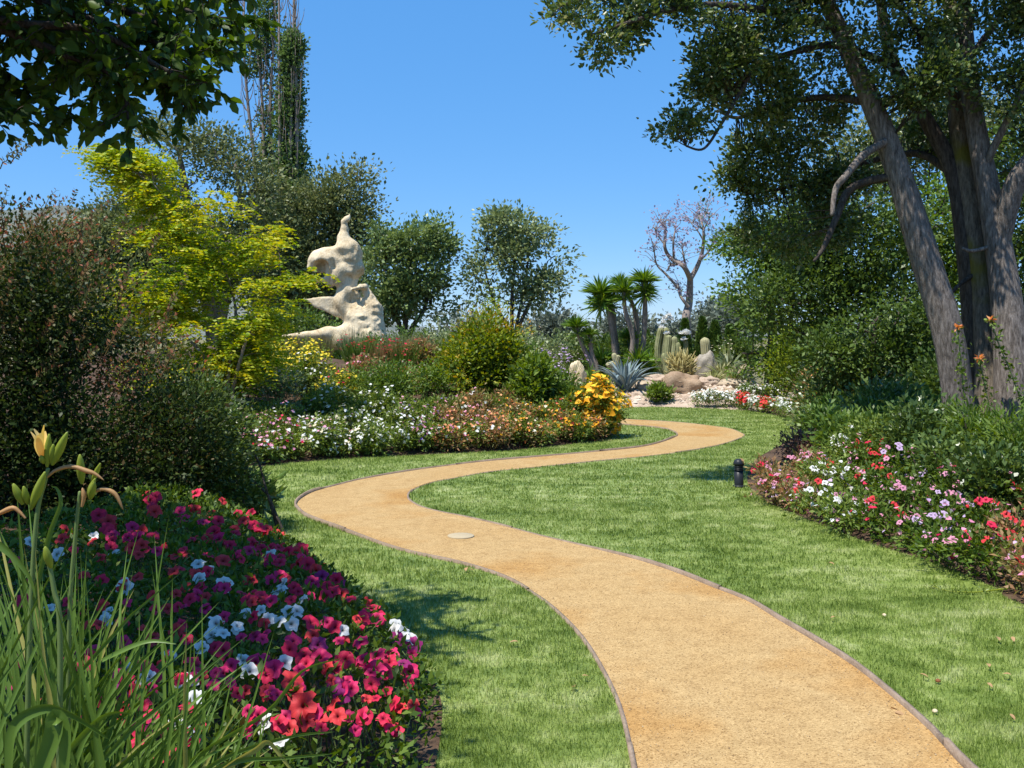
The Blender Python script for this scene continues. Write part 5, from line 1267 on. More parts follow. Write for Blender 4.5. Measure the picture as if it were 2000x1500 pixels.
# blue agave: thick curved leaves, each a part
def agave_leaf(L, w, bend, seed):
    t = np.linspace(0, 1, 10); a = bend * t ** 1.6
    P = np.zeros((10, 3)); P[1:, 0] = np.cumsum(np.sin(a[1:]) * L / 9); P[1:, 2] = np.cumsum(np.cos(a[1:]) * L / 9)
    T = unit(np.gradient(P, axis=0)); nn = np.c_[-T[:, 2], T[:, 0] * 0, T[:, 0]]; s = np.array([0, 1.0, 0])
    ww = (w * np.interp(t, [0, .2, .55, .85, 1], [.75, .85, 1, .5, .03]))[:, None]; th = (.035 * np.interp(t, [0, .5, 1], [1, .6, .05]))[:, None]
    V = np.stack([P - s * ww / 2 + nn * ww * .22, P + nn * 0, P + s * ww / 2 + nn * ww * .22, P - nn * th], 1).reshape(-1, 3); i = np.arange(9) * 4
    return mesh_np('agave_leaf', V, [np.concatenate([np.stack([i + a, i + b, i + 4 + b, i + 4 + a], -1) for a, b in ((0, 1), (1, 2), (2, 3), (3, 0))])], M['agave'], True)
AG = [agave_leaf(1.0, .115, .35 + .28 * k, k) for k in range(4)]
c = W(1222, 765, 23.9); c[2] = tz(c[0], c[1])
T = thing('blue_agave', 'large blue grey agave with pointed curved leaves in the rock garden', 'agave', c)
for k in range(34):
    a = k * 2.39996; t = k / 34; v = min(3, int(t * 4))
    o = link('leaf', AG[v], T, (math.cos(a) * .05, math.sin(a) * .05, .03), None, (.72 + .35 * t + .1 * rng.random()) if t < .85 else .9)
    o.rotation_euler = (0, 0.08 + .75 * t, a)
# yuccas: leaning trunks with spiky heads
def rosette(c, r, n, droop=.25):
    D = rdir(n); D[:, 2] = np.abs(D[:, 2]) * (1 - droop) + D[:, 2] * droop; D = unit(D + [0, 0, .18])
    P = np.repeat(np.asarray(c)[None], n, 0) + D * r * .08
    B = Buf(); L = r * (.75 + .35 * rng.random(n)); s = unit(np.cross(D, rng.normal(size=(n, 3)))); w = r * .075
    m = P + D * (L * .55)[:, None]; tp = P + D * L[:, None] + np.array([0, 0, -1]) * (L * .12)[:, None]
    V = np.stack([P - s * w * .35, P + s * w * .35, m + s * w * .5, tp, m - s * w * .5], 1).reshape(-1, 3); b = np.arange(n)[:, None] * 5
    return V, [b + np.array([[0, 1, 2, 4]])] + [b + np.array([[4, 2, 3]])]
yb = W(1212, 720, 26.0); yb[2] = tz(yb[0], yb[1])
T = thing('yucca', 'giant yucca with several leaning trunks and spiky green heads behind the agave', 'yucca', yb)
for i, (tp, hr) in enumerate([([(1205, 720), (1196, 650), (1186, 600), (1172, 575)], .62), ([(1208, 715), (1200, 640), (1196, 600), (1192, 590)], .48), ([(1230, 720), (1236, 660), (1222, 610), (1218, 570)], .5), ([(1252, 715), (1258, 650), (1260, 590), (1258, 552)], .55), ([(1236, 715), (1244, 650), (1238, 600), (1212, 556)], .42), ([(1160, 715), (1140, 680), (1126, 640)], .46), ([(1165, 718), (1156, 690), (1152, 655)], .34), ([(1232, 718), (1232, 690), (1228, 662)], .4)]):
    d = 26.0 + .3 * math.sin(i * 2); Q = spline([W(x, y, d) for x, y in tp], 5); Q[0][2] = tz(Q[0][0], Q[0][1]) - .03
    st = part('trunk', tube(Q, np.linspace(.085, .05, len(Q)) * (1.0 + .1 * np.sin(np.arange(len(Q)))), 8), M['bark_pale'], T, True)
    B = Buf(); B.add(*rosette(Q[-1], hr * .92, 220, .42)); 
    B.add(*rosette(Q[-2] - [0, 0, .12], hr * .8, 90, .7))
    if i in (3, 0): B.add(*rosette(Q[-1] - [0, 0, .35], hr * .9, 90, .8)); B.add(*rosette(Q[-4], hr * .8, 50, 1.0))
    part('leaf_head', B, M['yucca'], st, False, 'stuff')
for k, (px, py, r, lab) in enumerate(((1215, 718, .55, 'spiky young yucca under the trunks'), (1245, 700, .62, 'dark spiky yucca offshoot beside the tall trunk'), (1262, 738, .45, 'green spiky yucca offshoot beside the column cactus'), (1175, 700, .6, 'dark spiky yucca offshoot at the left trunk'), (1190, 722, .5, 'spiky yucca offshoot behind the agave'), (1150, 735, .45, 'spiky green rosette beside the stacked rock'), (1270, 700, .5, 'spiky rosette behind the column cactus'))):
    p = W(px, py, 25.6 + .2 * k % 1); g = tz(p[0], p[1]); Bq = Buf()
    for z in np.arange(g + .05, p[2] + .05, .22): Bq.add(*rosette((p[0], p[1], z), r, 70, .3))
    if not Bq.n: Bq.add(*rosette((p[0], p[1], g + .05), r, 90, .2))
    solo('yucca_offshoot', Bq, M['yucca'], lab, 'yucca', (p[0], p[1], g), False, 'young yuccas under the trunks')
# cacti
def column(T, pts, d, r, ribs=10, mat='cactus', name='stem'):
    Q = spline([W(x, y, d) for x, y in pts], 6); Q[0][2] = min(Q[0][2], tz(Q[0][0], Q[0][1]) - .03); R = np.full(len(Q), r); R[-1] *= .35; R[-2] *= .75; R[-3] *= .93; R[0] *= .8
    return part(name, tube(Q, R, ribs * 4, True, ribs, .13), M[mat], T, True)
b = W(1300, 735, 25.4); b[2] = tz(b[0], b[1])
T = thing('column_cactus', 'cluster of tall ribbed column cacti with white flowers on top', 'cactus', b)
for pts in ([(1290, 735), (1284, 690), (1288, 655), (1292, 640)], [(1296, 735), (1296, 690), (1300, 660), (1302, 640)], [(1306, 735), (1304, 690), (1306, 665), (1306, 655)], [(1312, 735), (1316, 690), (1318, 670), (1316, 658)], [(1296, 735), (1288, 700), (1282, 680)], [(1318, 735), (1324, 690), (1322, 668)], [(1304, 735), (1300, 708), (1296, 690)]):
    column(T, pts, 25.4 + .25 * math.sin(pts[0][0]), .075)
def ball_flowers(T, pts, d, s):
    for x, y in pts:
        c = W(x, y, d - .08); n = 26; D = rdir(n); D[:, 2] = np.abs(D[:, 2]); part('flower', leafset(np.repeat(c[None], n, 0), D, s, s * .5, .3), PET['W'], T)
ball_flowers(T, [(1300, 622), (1306, 617), (1296, 630), (1302, 652), (1294, 640), (1309, 624)], 25.4, .11)
b = W(1340, 720, 25.9); b[2] = tz(b[0], b[1])
T = thing('flowering_cactus', 'slim cactus carrying a bunch of big white flowers beside the standing stone', 'cactus', b)
column(T, [(1338, 725), (1338, 690), (1341, 665)], 25.9, .055); column(T, [(1345, 725), (1342, 690), (1336, 660)], 25.9, .045)
ball_flowers(T, [(1333, 652), (1340, 650), (1345, 653), (1337, 664)], 25.9, .12)
b = W(1382, 700, 26.6); b[2] = tz(b[0], b[1])
T = thing('golden_column_cactus', 'short stout golden green column cactus behind the standing stone', 'cactus', b)
column(T, [(1380, 705), (1378, 680), (1376, 660)], 26.6, .12, 14, 'cactus_pale')
b = W(1200, 735, 25.0); b[2] = tz(b[0], b[1])
T = thing('cholla', 'branching woolly cholla cactus behind the agave', 'cactus', b)
for pts in ([(1200, 735), (1198, 715), (1194, 706)], [(1199, 722), (1206, 700), (1208, 694)], [(1198, 716), (1190, 712), (1186, 716)], [(1204, 708), (1200, 698), (1200, 690)]): column(T, pts, 25.0, .06, 8, 'cactus_pale')
# pencil cactus: many forked sticks
b = W(1330, 735, 25.0); b[2] = tz(b[0], b[1])
T = thing('pencil_cactus', 'bushy yellowish pencil cactus among the rocks', 'cactus', b)
B = Buf()
for k in range(150):
    a = rng.random() * 6.3; rr = math.sqrt(rng.random()); top = b + np.array([math.cos(a) * rr * .36, math.sin(a) * rr * .3, .25 + .55 * rng.random() * (1.1 - .4 * rr)])
    m = b + (top - b) * .55 + rng.normal(size=3) * .06; B.add(*tube(curve(b + rng.normal(size=3) * [.08, .08, 0], m, None, 4, .01), [.02, .018, .016, .014], 4))
    for j in range(3):
        e = top + rng.normal(size=3) * [.09, .09, .08]; B.add(*tube(curve(m, e, None, 4, .01), [.016, .015, .013, .01], 4))
part('branch', B, M['euph'], T, True, 'stuff')
for k, (px, py, d, r, lab) in enumerate(((1408, 715, 25.3, .55, 'pale striped aloe clump beside the lichen boulder'), (1432, 722, 25.0, .52, 'pale green aloe clump on the tan ledge'), (1425, 700, 26.0, .6, 'spiky blue green aloe behind the pale clumps'), (1450, 735, 24.8, .42, 'pale aloe at the end of the ledge'), (1392, 735, 24.9, .42, 'pale aloe in front of the lichen boulder'))):
    p = W(px, py, d); g = tz(p[0], p[1]); z = max(g, p[2] - r * .5)
    Bq = Buf(); Bq.add(*rosette((p[0], p[1], z), r, 80, .2)); Bq.add(*rosette((p[0] + .15, p[1] - .1, g + .05), r * .7, 50, .2))
    solo('aloe', Bq, M['aloe'] if k != 2 else M['blueg'], lab, 'aloe', (p[0], p[1], g))
bush('small_bush', 'small rounded bright green bush in front of the rocks at the lawn edge', 'bush', 1285, 752, 25, 22.95, M['fresh'], .09, .035, 90, 18, .06, depth=.8, lift=.5)
bush('flower_stalk_plant', 'thin pale flower stalk rising behind the aloes', 'flower stalk', 1417, 654, 4, 26.2, M['aloe'], .1, .03, 5, 4, style='spike', fl=[('I', 14, .06, .5)])
# white snapdragons and red petunias at the back lawn edge
for k, px in enumerate(np.linspace(1362, 1550, 17)):
    
    py = np.interp(px, [1360, 1440, 1500, 1550], [797.5, 800.5, 808.5, 822]); dd = FPX * HC / (py - HOR) + .2
    top = py - 30 - 8 * rng.random(); red = k in (7, 8, 11, 12)
    if red: bush('red_petunia', 'bright red bedding flowers between the white snapdragons', 'bedding plant', px, top + 2, 15, dd, M['fresh'], .05, .02, 28, 12, .05, fl=[('R', 70, .07, .4)], group='red flowers at the back lawn edge', nlob=4, stems=2)
    else: bush('snapdragon', 'white snapdragon plant at the far lawn edge below the rocks', 'snapdragon', px, top, 14, dd, M['bedleaf'], .05, .016, 28, 12, .05, fl=[('W', 60, .055, .45)], group='white snapdragons at the back lawn edge', nlob=4, stems=2)
for k, px in enumerate((1455, 1475, 1495, 1515)): bush('snapdragon', 'taller white snapdragon in the second row before the dark shrubs', 'snapdragon', px, 752 + 4 * (k % 2), 14, 23.5, M['shrub'], .06, .02, 34, 14, .05, fl=[('W', 40, .06, .4)], group='second row of white snapdragons', nlob=4, stems=2)
# ================================================================== right side: oak, woodland behind, shrubs, flower border
def oak():
    d = 11.2; base = W(1935, 840, d); base[2] = tz(base[0], base[1])
    T = thing('oak_tree', 'old live oak with four leaning grey trunks beside the flower border', 'tree', base)
    def stem(pts, name='trunk', mat='bark', flute=.10, sides=16, par=T, foot=True):
        P = np.array([W(x, y, d + dz) for x, y, r, dz in pts]); R = np.array([q[2] for q in pts]) * d / FPX
        if foot: P[0][2] = tz(P[0][0], P[0][1]) - .06
        Q = spline(P, 7); RR = np.interp(np.linspace(0, 1, len(Q)), np.linspace(0, 1, len(R)), R)
        V, F = tube(Q, RR, sides)
        nr = len(Q) * sides; off = V[:nr] - np.repeat(Q, sides, 0)
        V[:nr] += off * (flute * fbm(np.c_[unit(off) * 1.6 + 5, ][:, :3] + np.repeat(Q, sides, 0) * [.3, .3, .55], 3))[:, None]
        part(name, (V, F), M[mat], par, True); return Q, RR
    S_ = []
    S_.append(stem([(1882, 890, 36, 0), (1868, 760, 29, 0), (1848, 640, 30, 0), (1802, 490, 29, .1), (1752, 330, 24, .2), (1702, 200, 20, .3), (1640, 60, 17, .4), (1590, -60, 13, .5), (1560, -200, 7, .6)]))
    S_.append(stem([(1905, 890, 26, .5), (1902, 700, 21, .5), (1890, 520, 20, .5), (1862, 340, 17, .6), (1800, 220, 15, .7), (1740, 110, 12, .8), (1715, -40, 9, .9), (1700, -180, 5, 1)], mat='bark_dark'))
    S_.append(stem([(1945, 900, 50, .2), (1935, 720, 30, .3), (1918, 560, 24, .4), (1896, 400, 22, .5), (1872, 250, 18, .6), (1862, 90, 16, .7), (1850, -80, 9, .8)], mat='bark_moss'))
    S_.append(stem([(1988, 905, 46, -.1), (1976, 700, 34, 0), (1956, 520, 27, .1), (1932, 380, 22, .2), (1905, 240, 18, .3), (1890, 110, 16, .4), (1880, -60, 9, .5)]))
    S_.append(stem([(1955, 480, 16, .1), (1970, 400, 20, 0), (1990, 345, 19, -.1), (2030, 290, 16, -.2), (2100, 200, 10, -.4)], 'branch', foot=False))
    br = [([(1742, 270, 9, .2), (1690, 300, 8, 0), (1650, 345, 7, -.2), (1632, 370, 6, -.2), (1625, 420, 4, -.3)], 'bark'), ([(1740, 345, 9, .2), (1690, 355, 9, .3), (1655, 375, 8, .3), (1635, 420, 7, .2), (1610, 480, 5, .1), (1590, 510, 3, 0)], 'bark_dark'),
          ([(1745, 130, 9, .8), (1640, 90, 8, .4), (1560, 100, 6, .2), (1480, 130, 5, 0), (1440, 190, 4, -.2), (1410, 240, 3, -.3), (1375, 290, 2.5, -.4), (1340, 285, 2, -.4)], 'bark_dark'), ([(1640, 60, 10, .4), (1540, 30, 8, 0), (1420, 10, 6, -.5), (1330, 15, 5, -.9), (1240, 40, 3.5, -1.2), (1150, 70, 2, -1.4)], 'bark_dark'),
          ([(1590, -40, 9, .5), (1450, -30, 7, 0), (1300, -30, 5, -.5), (1180, -10, 3.5, -.9), (1100, 10, 2, -1.2)], 'bark_dark'), ([(1700, 200, 9, .3), (1600, 190, 7, .6), (1500, 210, 5, .8), (1440, 230, 4, .9), (1400, 215, 2, .9)], 'bark_dark'),
          ([(1862, 340, 10, .6), (1790, 300, 8, 1.0), (1680, 320, 6, 1.3), (1560, 360, 4, 1.5), (1460, 380, 2.5, 1.6)], 'bark_dark'), ([(1920, 330, 9, .2), (1960, 250, 7, 0), (2010, 150, 5, -.2), (2060, 60, 3, -.4)], 'bark'),
          ([(1870, 200, 9, .6), (1820, 100, 6, .3), (1760, 20, 4, 0), (1700, -60, 3, -.2)], 'bark_dark'), ([(1890, 120, 9, .5), (1950, 40, 6, .3), (2010, -30, 4, 0)], 'bark'), ([(1910, 530, 5, .4), (1870, 560, 4, .3), (1845, 590, 3, .3)], 'bark_dark'), ([(1940, 480, 5, .1), (1900, 490, 4, .1), (1880, 485, 3, .1)], 'bark')]
    ends = []
    for pts, m in br:
        Q, R = stem(pts, 'branch', m, .05, 7, T, False); ends.append(Q)
    lobes = [(1130, 30, 55, 40, -1.2), (1220, 40, 60, 45, -1.0), (1170, 90, 45, 30, -1.2), (1320, 20, 70, 40, -.8), (1420, 50, 70, 60, -.3), (1500, 90, 80, 70, 0), (1400, 130, 60, 50, -.2), (1480, 190, 70, 60, .4), (1380, 200, 55, 45, 0), (1330, 245, 42, 26, -.4), (1300, 265, 34, 20, -.4), (1345, 205, 36, 22, -.3),
             (1560, 250, 80, 70, 1.0), (1470, 300, 50, 50, 1.2), (1540, 350, 80, 60, 1.4), (1460, 390, 45, 45, 1.5), (1560, 450, 80, 60, 1.2), (1480, 460, 50, 40, 1.2), (1640, 330, 70, 70, 1.3), (1600, 180, 80, 60, .7), (1660, 80, 90, 70, .3), (1560, 20, 90, 60, 0), (1760, 40, 100, 70, 0), (1800, 150, 80, 60, -.2), (1900, 60, 100, 80, .2), (1960, 160, 70, 70, -.1), (1820, 260, 60, 50, 1.2), (2000, 300, 60, 60, .6),
             (1450, -60, 120, 60, 0), (1650, -80, 160, 70, 0), (1850, -80, 160, 80, 0), (1250, -50, 90, 50, -.8), (2080, 0, 120, 100, 0), (2100, 180, 100, 90, 0), (1420, 350, 35, 30, 1.4), (1640, 430, 50, 50, 1.5)]
    lb = PXL(lobes, d, 1.0)
    C = clumps(lb, 5200, .15, .47, 4.2, 21.0)
    EP = np.concatenate(ends + [q[0][10:] for q in S_]); B = Buf(); tips = []
    for k in range(0, len(C[0]), 2):
        c = C[0][k]; dd = np.linalg.norm(EP - c, axis=1); a = EP[int(np.argmin(dd))]
        if dd.min() < 2.2: B.add(*tube(curve(a, c, None, 5, .03 * dd.min(), .08 * dd.min()), np.linspace(.006 + .006 * dd.min(), .003, 5), 3))
    part('twig', B, M['bark_dark'], T, True, 'stuff')
    part('crown', foliage(None, 0, 24, .085, .058, .034, C=C[:2], up=.35, five=True)[0], M['oak'], T, False, 'stuff')
oak()
# woodland behind
def wood(label, d, tpx, lobes, lm, ncl, L=.11, Wd=.058, cr=.2, gap=.42, group='woodland trees behind the oak', top=480, tr=1.0):
    tree('woodland_tree', label, d, [[(tpx, 760, .12 * tr), (tpx + 8, 640, .10 * tr), (tpx - 5, top, .05 * tr)], [(tpx + 12, 760, .09 * tr), (tpx + 40, 660, .06 * tr), (tpx + 55, top + 30, .03 * tr)]], lobes, lm, M['bark_dark'], L, Wd, ncl, 25, cr, group, gap, 1.5, .4, 60, .02)
wood('dark green tree at the end of the woodland beside the sky', 24, 1500, [(1490, 500, 65, 60), (1450, 560, 35, 50), (1470, 620, 45, 60), (1530, 570, 70, 70), (1520, 660, 70, 60), (1560, 480, 60, 60), (1430, 480, 28, 30), (1450, 690, 40, 40)], M['bgmid'], 950)
wood('tall dark woodland tree behind the leaning oak limbs', 21, 1640, [(1600, 420, 90, 70), (1660, 500, 90, 80), (1580, 560, 80, 80), (1700, 400, 80, 80), (1640, 620, 90, 80), (1560, 650, 60, 60), (1720, 580, 80, 80), (1500, 600, 40, 50)], M['bgdark'], 1150)
wood('bright leaved woodland tree seen between the oak trunks', 22, 1800, [(1780, 480, 80, 80), (1840, 400, 80, 80), (1800, 600, 90, 80), (1880, 540, 70, 90), (1760, 680, 80, 60), (1860, 680, 80, 70)], M['bgmid'], 1000)
wood('dark woodland tree at the far right behind the oak', 20, 1980, [(1960, 420, 90, 90), (2020, 520, 90, 90), (1960, 620, 80, 80), (2060, 380, 80, 90), (1940, 720, 80, 60), (2040, 700, 80, 80), (2000, 300, 70, 70)], M['bgdark'], 1000)
wood('pale leaved woodland tree high behind the oak crown', 26, 1760, [(1740, 250, 100, 90), (1850, 220, 90, 80), (1680, 330, 80, 70), (1800, 340, 90, 80), (1930, 260, 80, 80)], M['oak_far'], 620, .13, .07, .35, .35, top=300)
wood('small bushy tree with bending branches in front of the woodland', 15.5, 1700, [(1670, 640, 50, 40), (1740, 690, 50, 40), (1620, 690, 45, 35), (1730, 610, 50, 35), (1800, 640, 40, 50), (1810, 730, 50, 40), (1680, 720, 40, 30), (1770, 580, 35, 30)], M['bgdark'], 620, .08, .04, .14, .36, top=640, tr=.4)
for lab, px, top, w, d, m, n in (('dark green shrub behind the white snapdragons', 1530, 650, 45, 23.9, 'bgmid', 170), ('green broad shrub at the woodland edge', 1570, 640, 60, 22, 'lime', 120), ('dark shrub under the bushy tree', 1640, 720, 80, 16, 'shrub_dark', 240), ('dense dark shrub left of the oak trunks', 1740, 750, 90, 13.4, 'shrub_dark', 330), ('glossy shrub below the leaning trunk', 1800, 800, 70, 12.2, 'shrub', 240), ('leafy shrub in the middle of the right bed', 1700, 800, 60, 12.8, 'shrub_dark', 200), ('green shrub behind the red flowers', 1640, 800, 60, 14, 'shrub', 200), ('dark shrub between the oak and the woodland', 1850, 700, 70, 14.5, 'bgdark', 220), ('dark shrub right of the oak foot', 1985, 790, 70, 12.4, 'shrub_dark', 200), ('dark woodland shrub at the far right', 2010, 690, 80, 15, 'bgdark', 240)):
    bush('woodland_shrub', lab, 'shrub', px, top, w, d, M[m], .075, .036, n, 22, d * .011)
bush('kangaroo_paw', 'airy mass of orange yellow kangaroo paw flowers beside the snapdragons', 'kangaroo paw', 1605, 715, 58, 17.5, M['bronze'], .08, .022, 190, 20, .10, fl=[('O', 60, .05, .4), ('S', 50, .05, .4), ('Y', 30, .05, .4)], gap=.1)
bush('kangaroo_paw', 'golden grassy kangaroo paw clump behind the dark shrubs', 'kangaroo paw', 1665, 710, 50, 18, M['goldtip'], .08, .02, 110, 18, .10, gap=.2)
bush('olive_plant', 'blue green leafy plant at the lawn corner', 'plant', 1590, 800, 40, 15.6, M['greytree'], .07, .035, 110, 18, .07)
bush('dark_bedding', 'purple black leaved plant at the lawn corner', 'bedding plant', 1565, 808, 12, 16.6, M['burg'], .05, .024, 30, 14, .04, fl=[('P', 8, .05, .4)])
bush('leafy_shrub', 'glossy green shrub in front of the oak shade', 'shrub', 1650, 800, 74, 10.6, M['shrub'], .07, .03, 230, 20, .08)
bush('leafy_shrub', 'light green spurge shrub below the leaning trunk', 'shrub', 1715, 815, 70, 9.9, M['bedleaf'], .055, .024, 210, 20, .08, gap=.2)
bush('leafy_shrub', 'dense green shrub at the oak foot', 'shrub', 1790, 790, 74, 9.3, M['shrub_dark'], .055, .03, 260, 22, .08, gap=.2)
bush('leafy_shrub', 'dark burgundy leaved low shrub in the shade of the border', 'shrub', 1585, 850, 66, 11.4, M['burg'], .05, .022, 200, 20, .07)
for lab, px, top, w, d in (('feathery bright green plant in front of the oak trunks', 1905, 790, 66, 8.9), ('feathery pale green plant right of the oak trunks', 1990, 800, 66, 8.2), ('feathery green plant behind the pink flowers', 1950, 880, 62, 7.6), ('green leafy plant behind the lilac flowers', 1850, 850, 66, 8.4), ('tall leafy plant hiding the foot of the leaning trunk', 1860, 780, 60, 9.8)):
    bush('feathery_plant', lab, 'plant', px, top, w, d, M['fresh'] if px in (1905, 1990) else M['shrub_dark'], .085 if px in (1905, 1990) else .055, .016 if px in (1905, 1990) else .03, 150, 24, .085, lift=.2, gap=.34)
for lab, px, top, w, d, m in (('dark shrub beyond the right end of the flower border', 2110, 840, 80, 7.6, 'shrub_dark'), ('green shrub beyond the feathery plants', 2150, 800, 90, 9.0, 'shrub'), ('leafy shrub at the outer side of the oak', 2120, 780, 90, 10.8, 'shrub_dark'), ('green shrub behind the last border flowers', 2230, 860, 110, 6.4, 'shrub'), ('dark shrub in the outer corner of the right bed', 2300, 780, 120, 8.4, 'shrub_dark'), ('large dark shrub right of the old oak', 2180, 700, 110, 13, 'bgdark')):
    bush('woodland_shrub', lab, 'shrub', px, top, w, d, M[m], .065, .032, 190, 20, d * .01)
# vine with orange flowers climbing the trunks
for lab, pts in (('ivy vine climbing the oak trunk with an orange flower', [(1925, 880), (1935, 820), (1925, 760), (1912, 700)]), ('leafy vine running diagonally up the mossy trunk', [(2000, 800), (1975, 730), (1950, 670), (1935, 625)]), ('thin vine between the leaning trunks', [(1890, 880), (1885, 800), (1878, 720), (1870, 640)])):
    Q = spline([W(x, y, 10.75) for x, y in pts], 8); Q[0][2] = min(Q[0][2], tz(Q[0][0], Q[0][1])); T = thing('climbing_vine', lab, 'vine', Q[0])
    part('stem', tube(Q, np.full(len(Q), .006), 4), M['stem'], T, True)
    k = rng.integers(0, len(Q), 170); part('foliage', leafset(Q[k] + rng.normal(size=(170, 3)) * .035, unit(rdir(170) + [0, -.6, 0]), .05, .035), M['fresh'], T)
    part('blossom', leafset(np.repeat(Q[-1][None], 14, 0), unit(rdir(14) + [0, -.5, .3]), .07, .025), PET['S'], T)
# flower border along the lawn: each plant its own, each larger flower a part
RF = [(1475, 'bronze', 'KD', 'bronze leaved plant with dusky pink flowers'), (1545, 'bronze', 'KR', 'bronze leaved plant with a few red flowers'), (1590, 'bedleaf', 'WR', 'leafy plant with white and red flowers'), (1640, 'bedleaf', 'WK', 'plant with pale blush flowers'), (1680, 'petleaf', 'RD', 'plant with scarlet flowers'), (1740, 'petleaf', 'KL', 'plant with pink and lilac flowers'), (1800, 'petleaf', 'LK', 'plant with lilac pink flowers'), (1860, 'petleaf', 'KM', 'plant with rose pink flowers'), (1915, 'petleaf', 'CR', 'plant with crimson and coral flowers'), (1965, 'bronze', 'RK', 'bronze leaved plant with red flowers')]
PX_ = {'R': 'R', 'D': 'C', 'K': 'K', 'L': 'L', 'M': 'M', 'C': 'C', 'W': 'W'}
re = np.array(smooth_poly(GL([(1462, 948), (1490, 976), (1540, 1000), (1620, 1032), (1700, 1062), (1780, 1086), (1840, 1106), (1900, 1130), (1950, 1152), (2000, 1182)]) + [(3.6, 4.9), (4.3, 3.9)], 8)); sl = np.r_[0, np.cumsum(np.hypot(*np.diff(re, axis=0).T))]
nfl = 0
for row, (back, hh, n0) in enumerate(((.12, .30, 23), (.52, .38, 19), (.95, .44, 16))):
    for s in np.linspace(.1, sl[-1] - .05, n0):
        i = min(int(np.searchsorted(sl, s)), len(re) - 1); p = re[i]; t = re[min(i + 1, len(re) - 1)] - re[max(i - 1, 0)]; t = t / np.hypot(*t)
        x, y = p[0] - t[1] * back + rng.normal(0, .05), p[1] + t[0] * back + rng.normal(0, .05)
        px = 1000 + x * FPX / y
        if math.hypot(x - G(1443, 952)[0], y - G(1443, 952)[1]) < .36: continue
        z0 = tz(x, y); h = hh * (.8 + .4 * rng.random()); pt = HOR + (HC - z0 - h) * FPX / y
        c = [q for q in RF if q[0] <= max(px, 1476)][-1] if row < 3 or px > 1640 else (0, 'burg', 'DR', 'burgundy leaved plant with dark red flowers')
        where = ('along the lawn edge', 'one row back from the lawn edge', 'in the middle of the right border', 'at the back of the right border')[row]
        T = bush('border_plant', f'{c[3]} {where}', 'bedding plant', px, pt, .25 * FPX / y, y, M[c[1]], .05, .02, 40, 14, .05, fl=[(PX_[c[2][0]] if c[2][0] not in 'RC' else 'K', 12, .042, .3), (PX_[c[2][1]] if rng.random() < .6 else 'L', 6, .042, .3)], group=f'{c[3]} {where}', nlob=4, stems=3)
        nf = 6 if row < 3 else 3
        for q in range(nf):
            key = PX_[c[2][0] if rng.random() < .65 else c[2][1]]; a = rng.random() * 6.3; r = .19 * math.sqrt(rng.random())
            lx, ly = math.cos(a) * r, math.sin(a) * r - .05
            nrm = Vector((rng.normal(0, .4), -.6 + rng.normal(0, .3), .8)).normalized(); eu = nrm.to_track_quat('Z', 'Y').to_euler()
            link('flower', PETM[key][rng.integers(3)], T, (lx, ly, h * (1.0 - 1.6 * r * r / .05 * .3) + .02), eu, .05 + .025 * rng.random()); nfl += 1
        if c[2][0] in 'KL' and row < 3:
            pass
print('right border flowers', nfl)
# a trailing stem on the lawn
Q = spline([np.array([*G(x, y), .02]) for x, y in ((2010, 1150), (1950, 1158), (1900, 1163), (1850, 1160), (1820, 1150))], 6)
T = thing('trailing_stem', 'pale green trailing stem lying on the lawn beside the border', 'stem', Q[0])
part('stem', tube(Q, np.linspace(.006, .002, len(Q)), 5), M['bud'], T, True)
k = rng.integers(0, len(Q), 110); part('leaf', leafset(Q[k] + rng.normal(size=(110, 3)) * .015, unit(rdir(110) + [0, 0, .6]), .03, .009), M['bedleaf'], T, False, 'stuff')

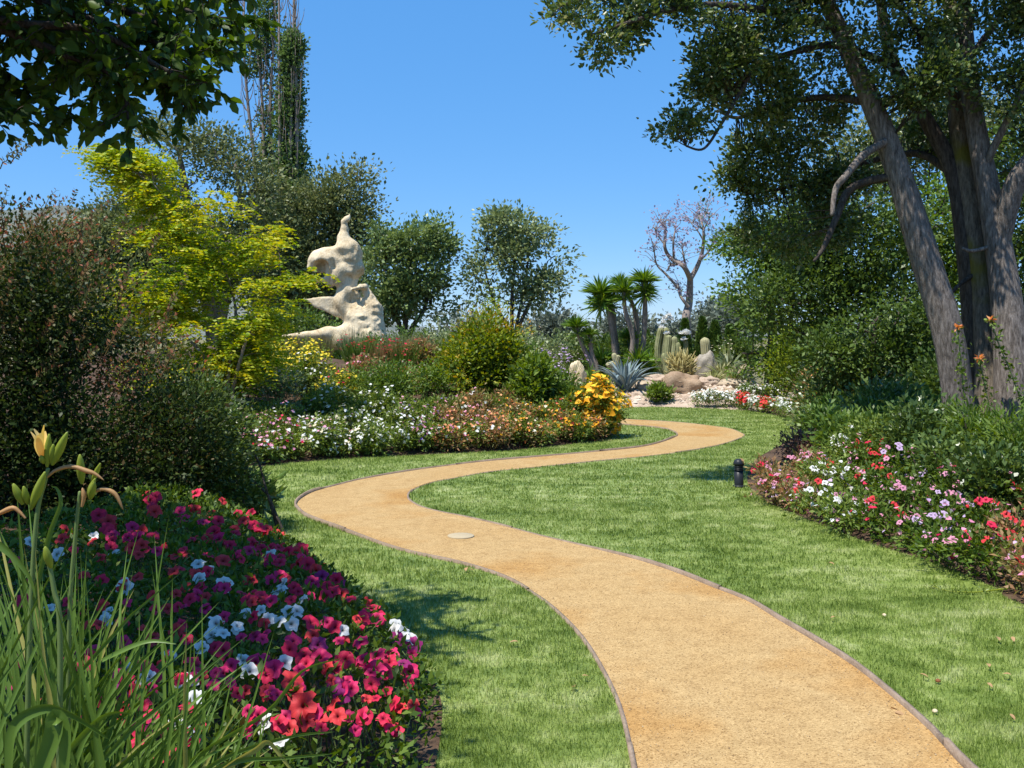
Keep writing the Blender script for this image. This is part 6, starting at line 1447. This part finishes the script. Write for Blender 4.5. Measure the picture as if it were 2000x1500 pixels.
# ================================================================== small things
bx, by = G(1443, 952)
T = thing('bollard_light', 'short black bollard light standing at the lawn edge by the border', 'bollard light', (bx, by, 0))
def lathe(prof, n=20):
    prof = np.array(prof); th = np.linspace(0, 2 * PI, n, endpoint=False)
    V = np.stack([prof[:, 0:1] * np.cos(th), prof[:, 0:1] * np.sin(th), np.repeat(prof[:, 1:2], n, 1)], -1).reshape(-1, 3)
    i = np.arange(len(prof) - 1)[:, None] * n; j = np.arange(n)[None]
    return V, [np.stack([i + j, i + (j + 1) % n, i + n + (j + 1) % n, i + n + j], -1).reshape(-1, 4)]
o_ = np.array([bx, by, 0])
def lp(name, prof, mat): V, F = lathe(prof); part(name, (V + o_, F), M[mat], T, True)
lp('base', [(0.001, 0), (.062, 0), (.062, .02), (.05, .028), (.001, .028)], 'black')
lp('post', [(.048, .02), (.048, .185), (.001, .185)], 'black')
lp('lens', [(.040, .18), (.040, .245), (.001, .245)], 'lens')
for z in (.195, .213, .231): lp('louvre', [(.040, z), (.056, z - .006), (.056, z - .002), (.040, z + .004)], 'black')
lp('cap', [(.001, .24), (.058, .24), (.058, .262), (.046, .292), (.02, .305), (.001, .307)], 'black')
cx, cy = G(900, 1050)
V, F = lathe([(.001, .0), (.105, .0), (.108, .012), (.102, .016), (.001, .016)], 28)
solo('valve_cover', (V + np.array([cx, cy, .004]), F), M['concrete'], 'round pale concrete valve cover set flush in the sandy path', 'valve cover', (cx, cy, .004), True)
LF = leafmesh('dry_leaf', M['deadleaf'], .055, .032, 4)
for x, y in ((912, 1118), (918, 1122), (1122, 1355), (1137, 1334), (1012, 1266), (1796, 1330), (1928, 1348), (1947, 1256), (1977, 1256), (1975, 1332), (1972, 1410), (1926, 1142), (1632, 1216), (1618, 1108), (1930, 1310), (1751, 1391), (1747, 1397)):
    gx_, gy_ = G(x, y); o = link('fallen_leaf', LF, None, (gx_, gy_, .034 if not inside(PATH, np.array([gx_]), np.array([gy_]))[0] else .014), (rng.normal(0, .2), rng.normal(0, .2), rng.random() * 6), .55 + .35 * rng.random())
    setp(o, 'dry tan fallen leaf lying on the ground near the path', 'fallen leaf', 'fallen leaves')
for x, y, m, lab in ((1832, 1338, 'nut', 'round brown seed pod lying in the grass'), (1826, 1398, 'stone', 'small white pebble lying in the grass by the path edging'), (1727, 1208, 'stone', 'small pale grey pebble lying farther out on the lawn')):
    gx_, gy_ = G(x, y); V, F = lathe([(.001, 0), (.012, .003), (.017, .012), (.014, .022), (.006, .028), (.001, .029)], 10)
    solo('seed_pod' if m == 'nut' else 'pebble', (V * [.75, .65, .6] + np.array([gx_, gy_, .012]), F), M[m], lab, 'seed pod' if m == 'nut' else 'pebble', (gx_, gy_, .012), True)
tot = sum(len(o.data.polygons) for o in S.objects if o.type == 'MESH'); print('objects', len(S.objects), 'faces', tot)
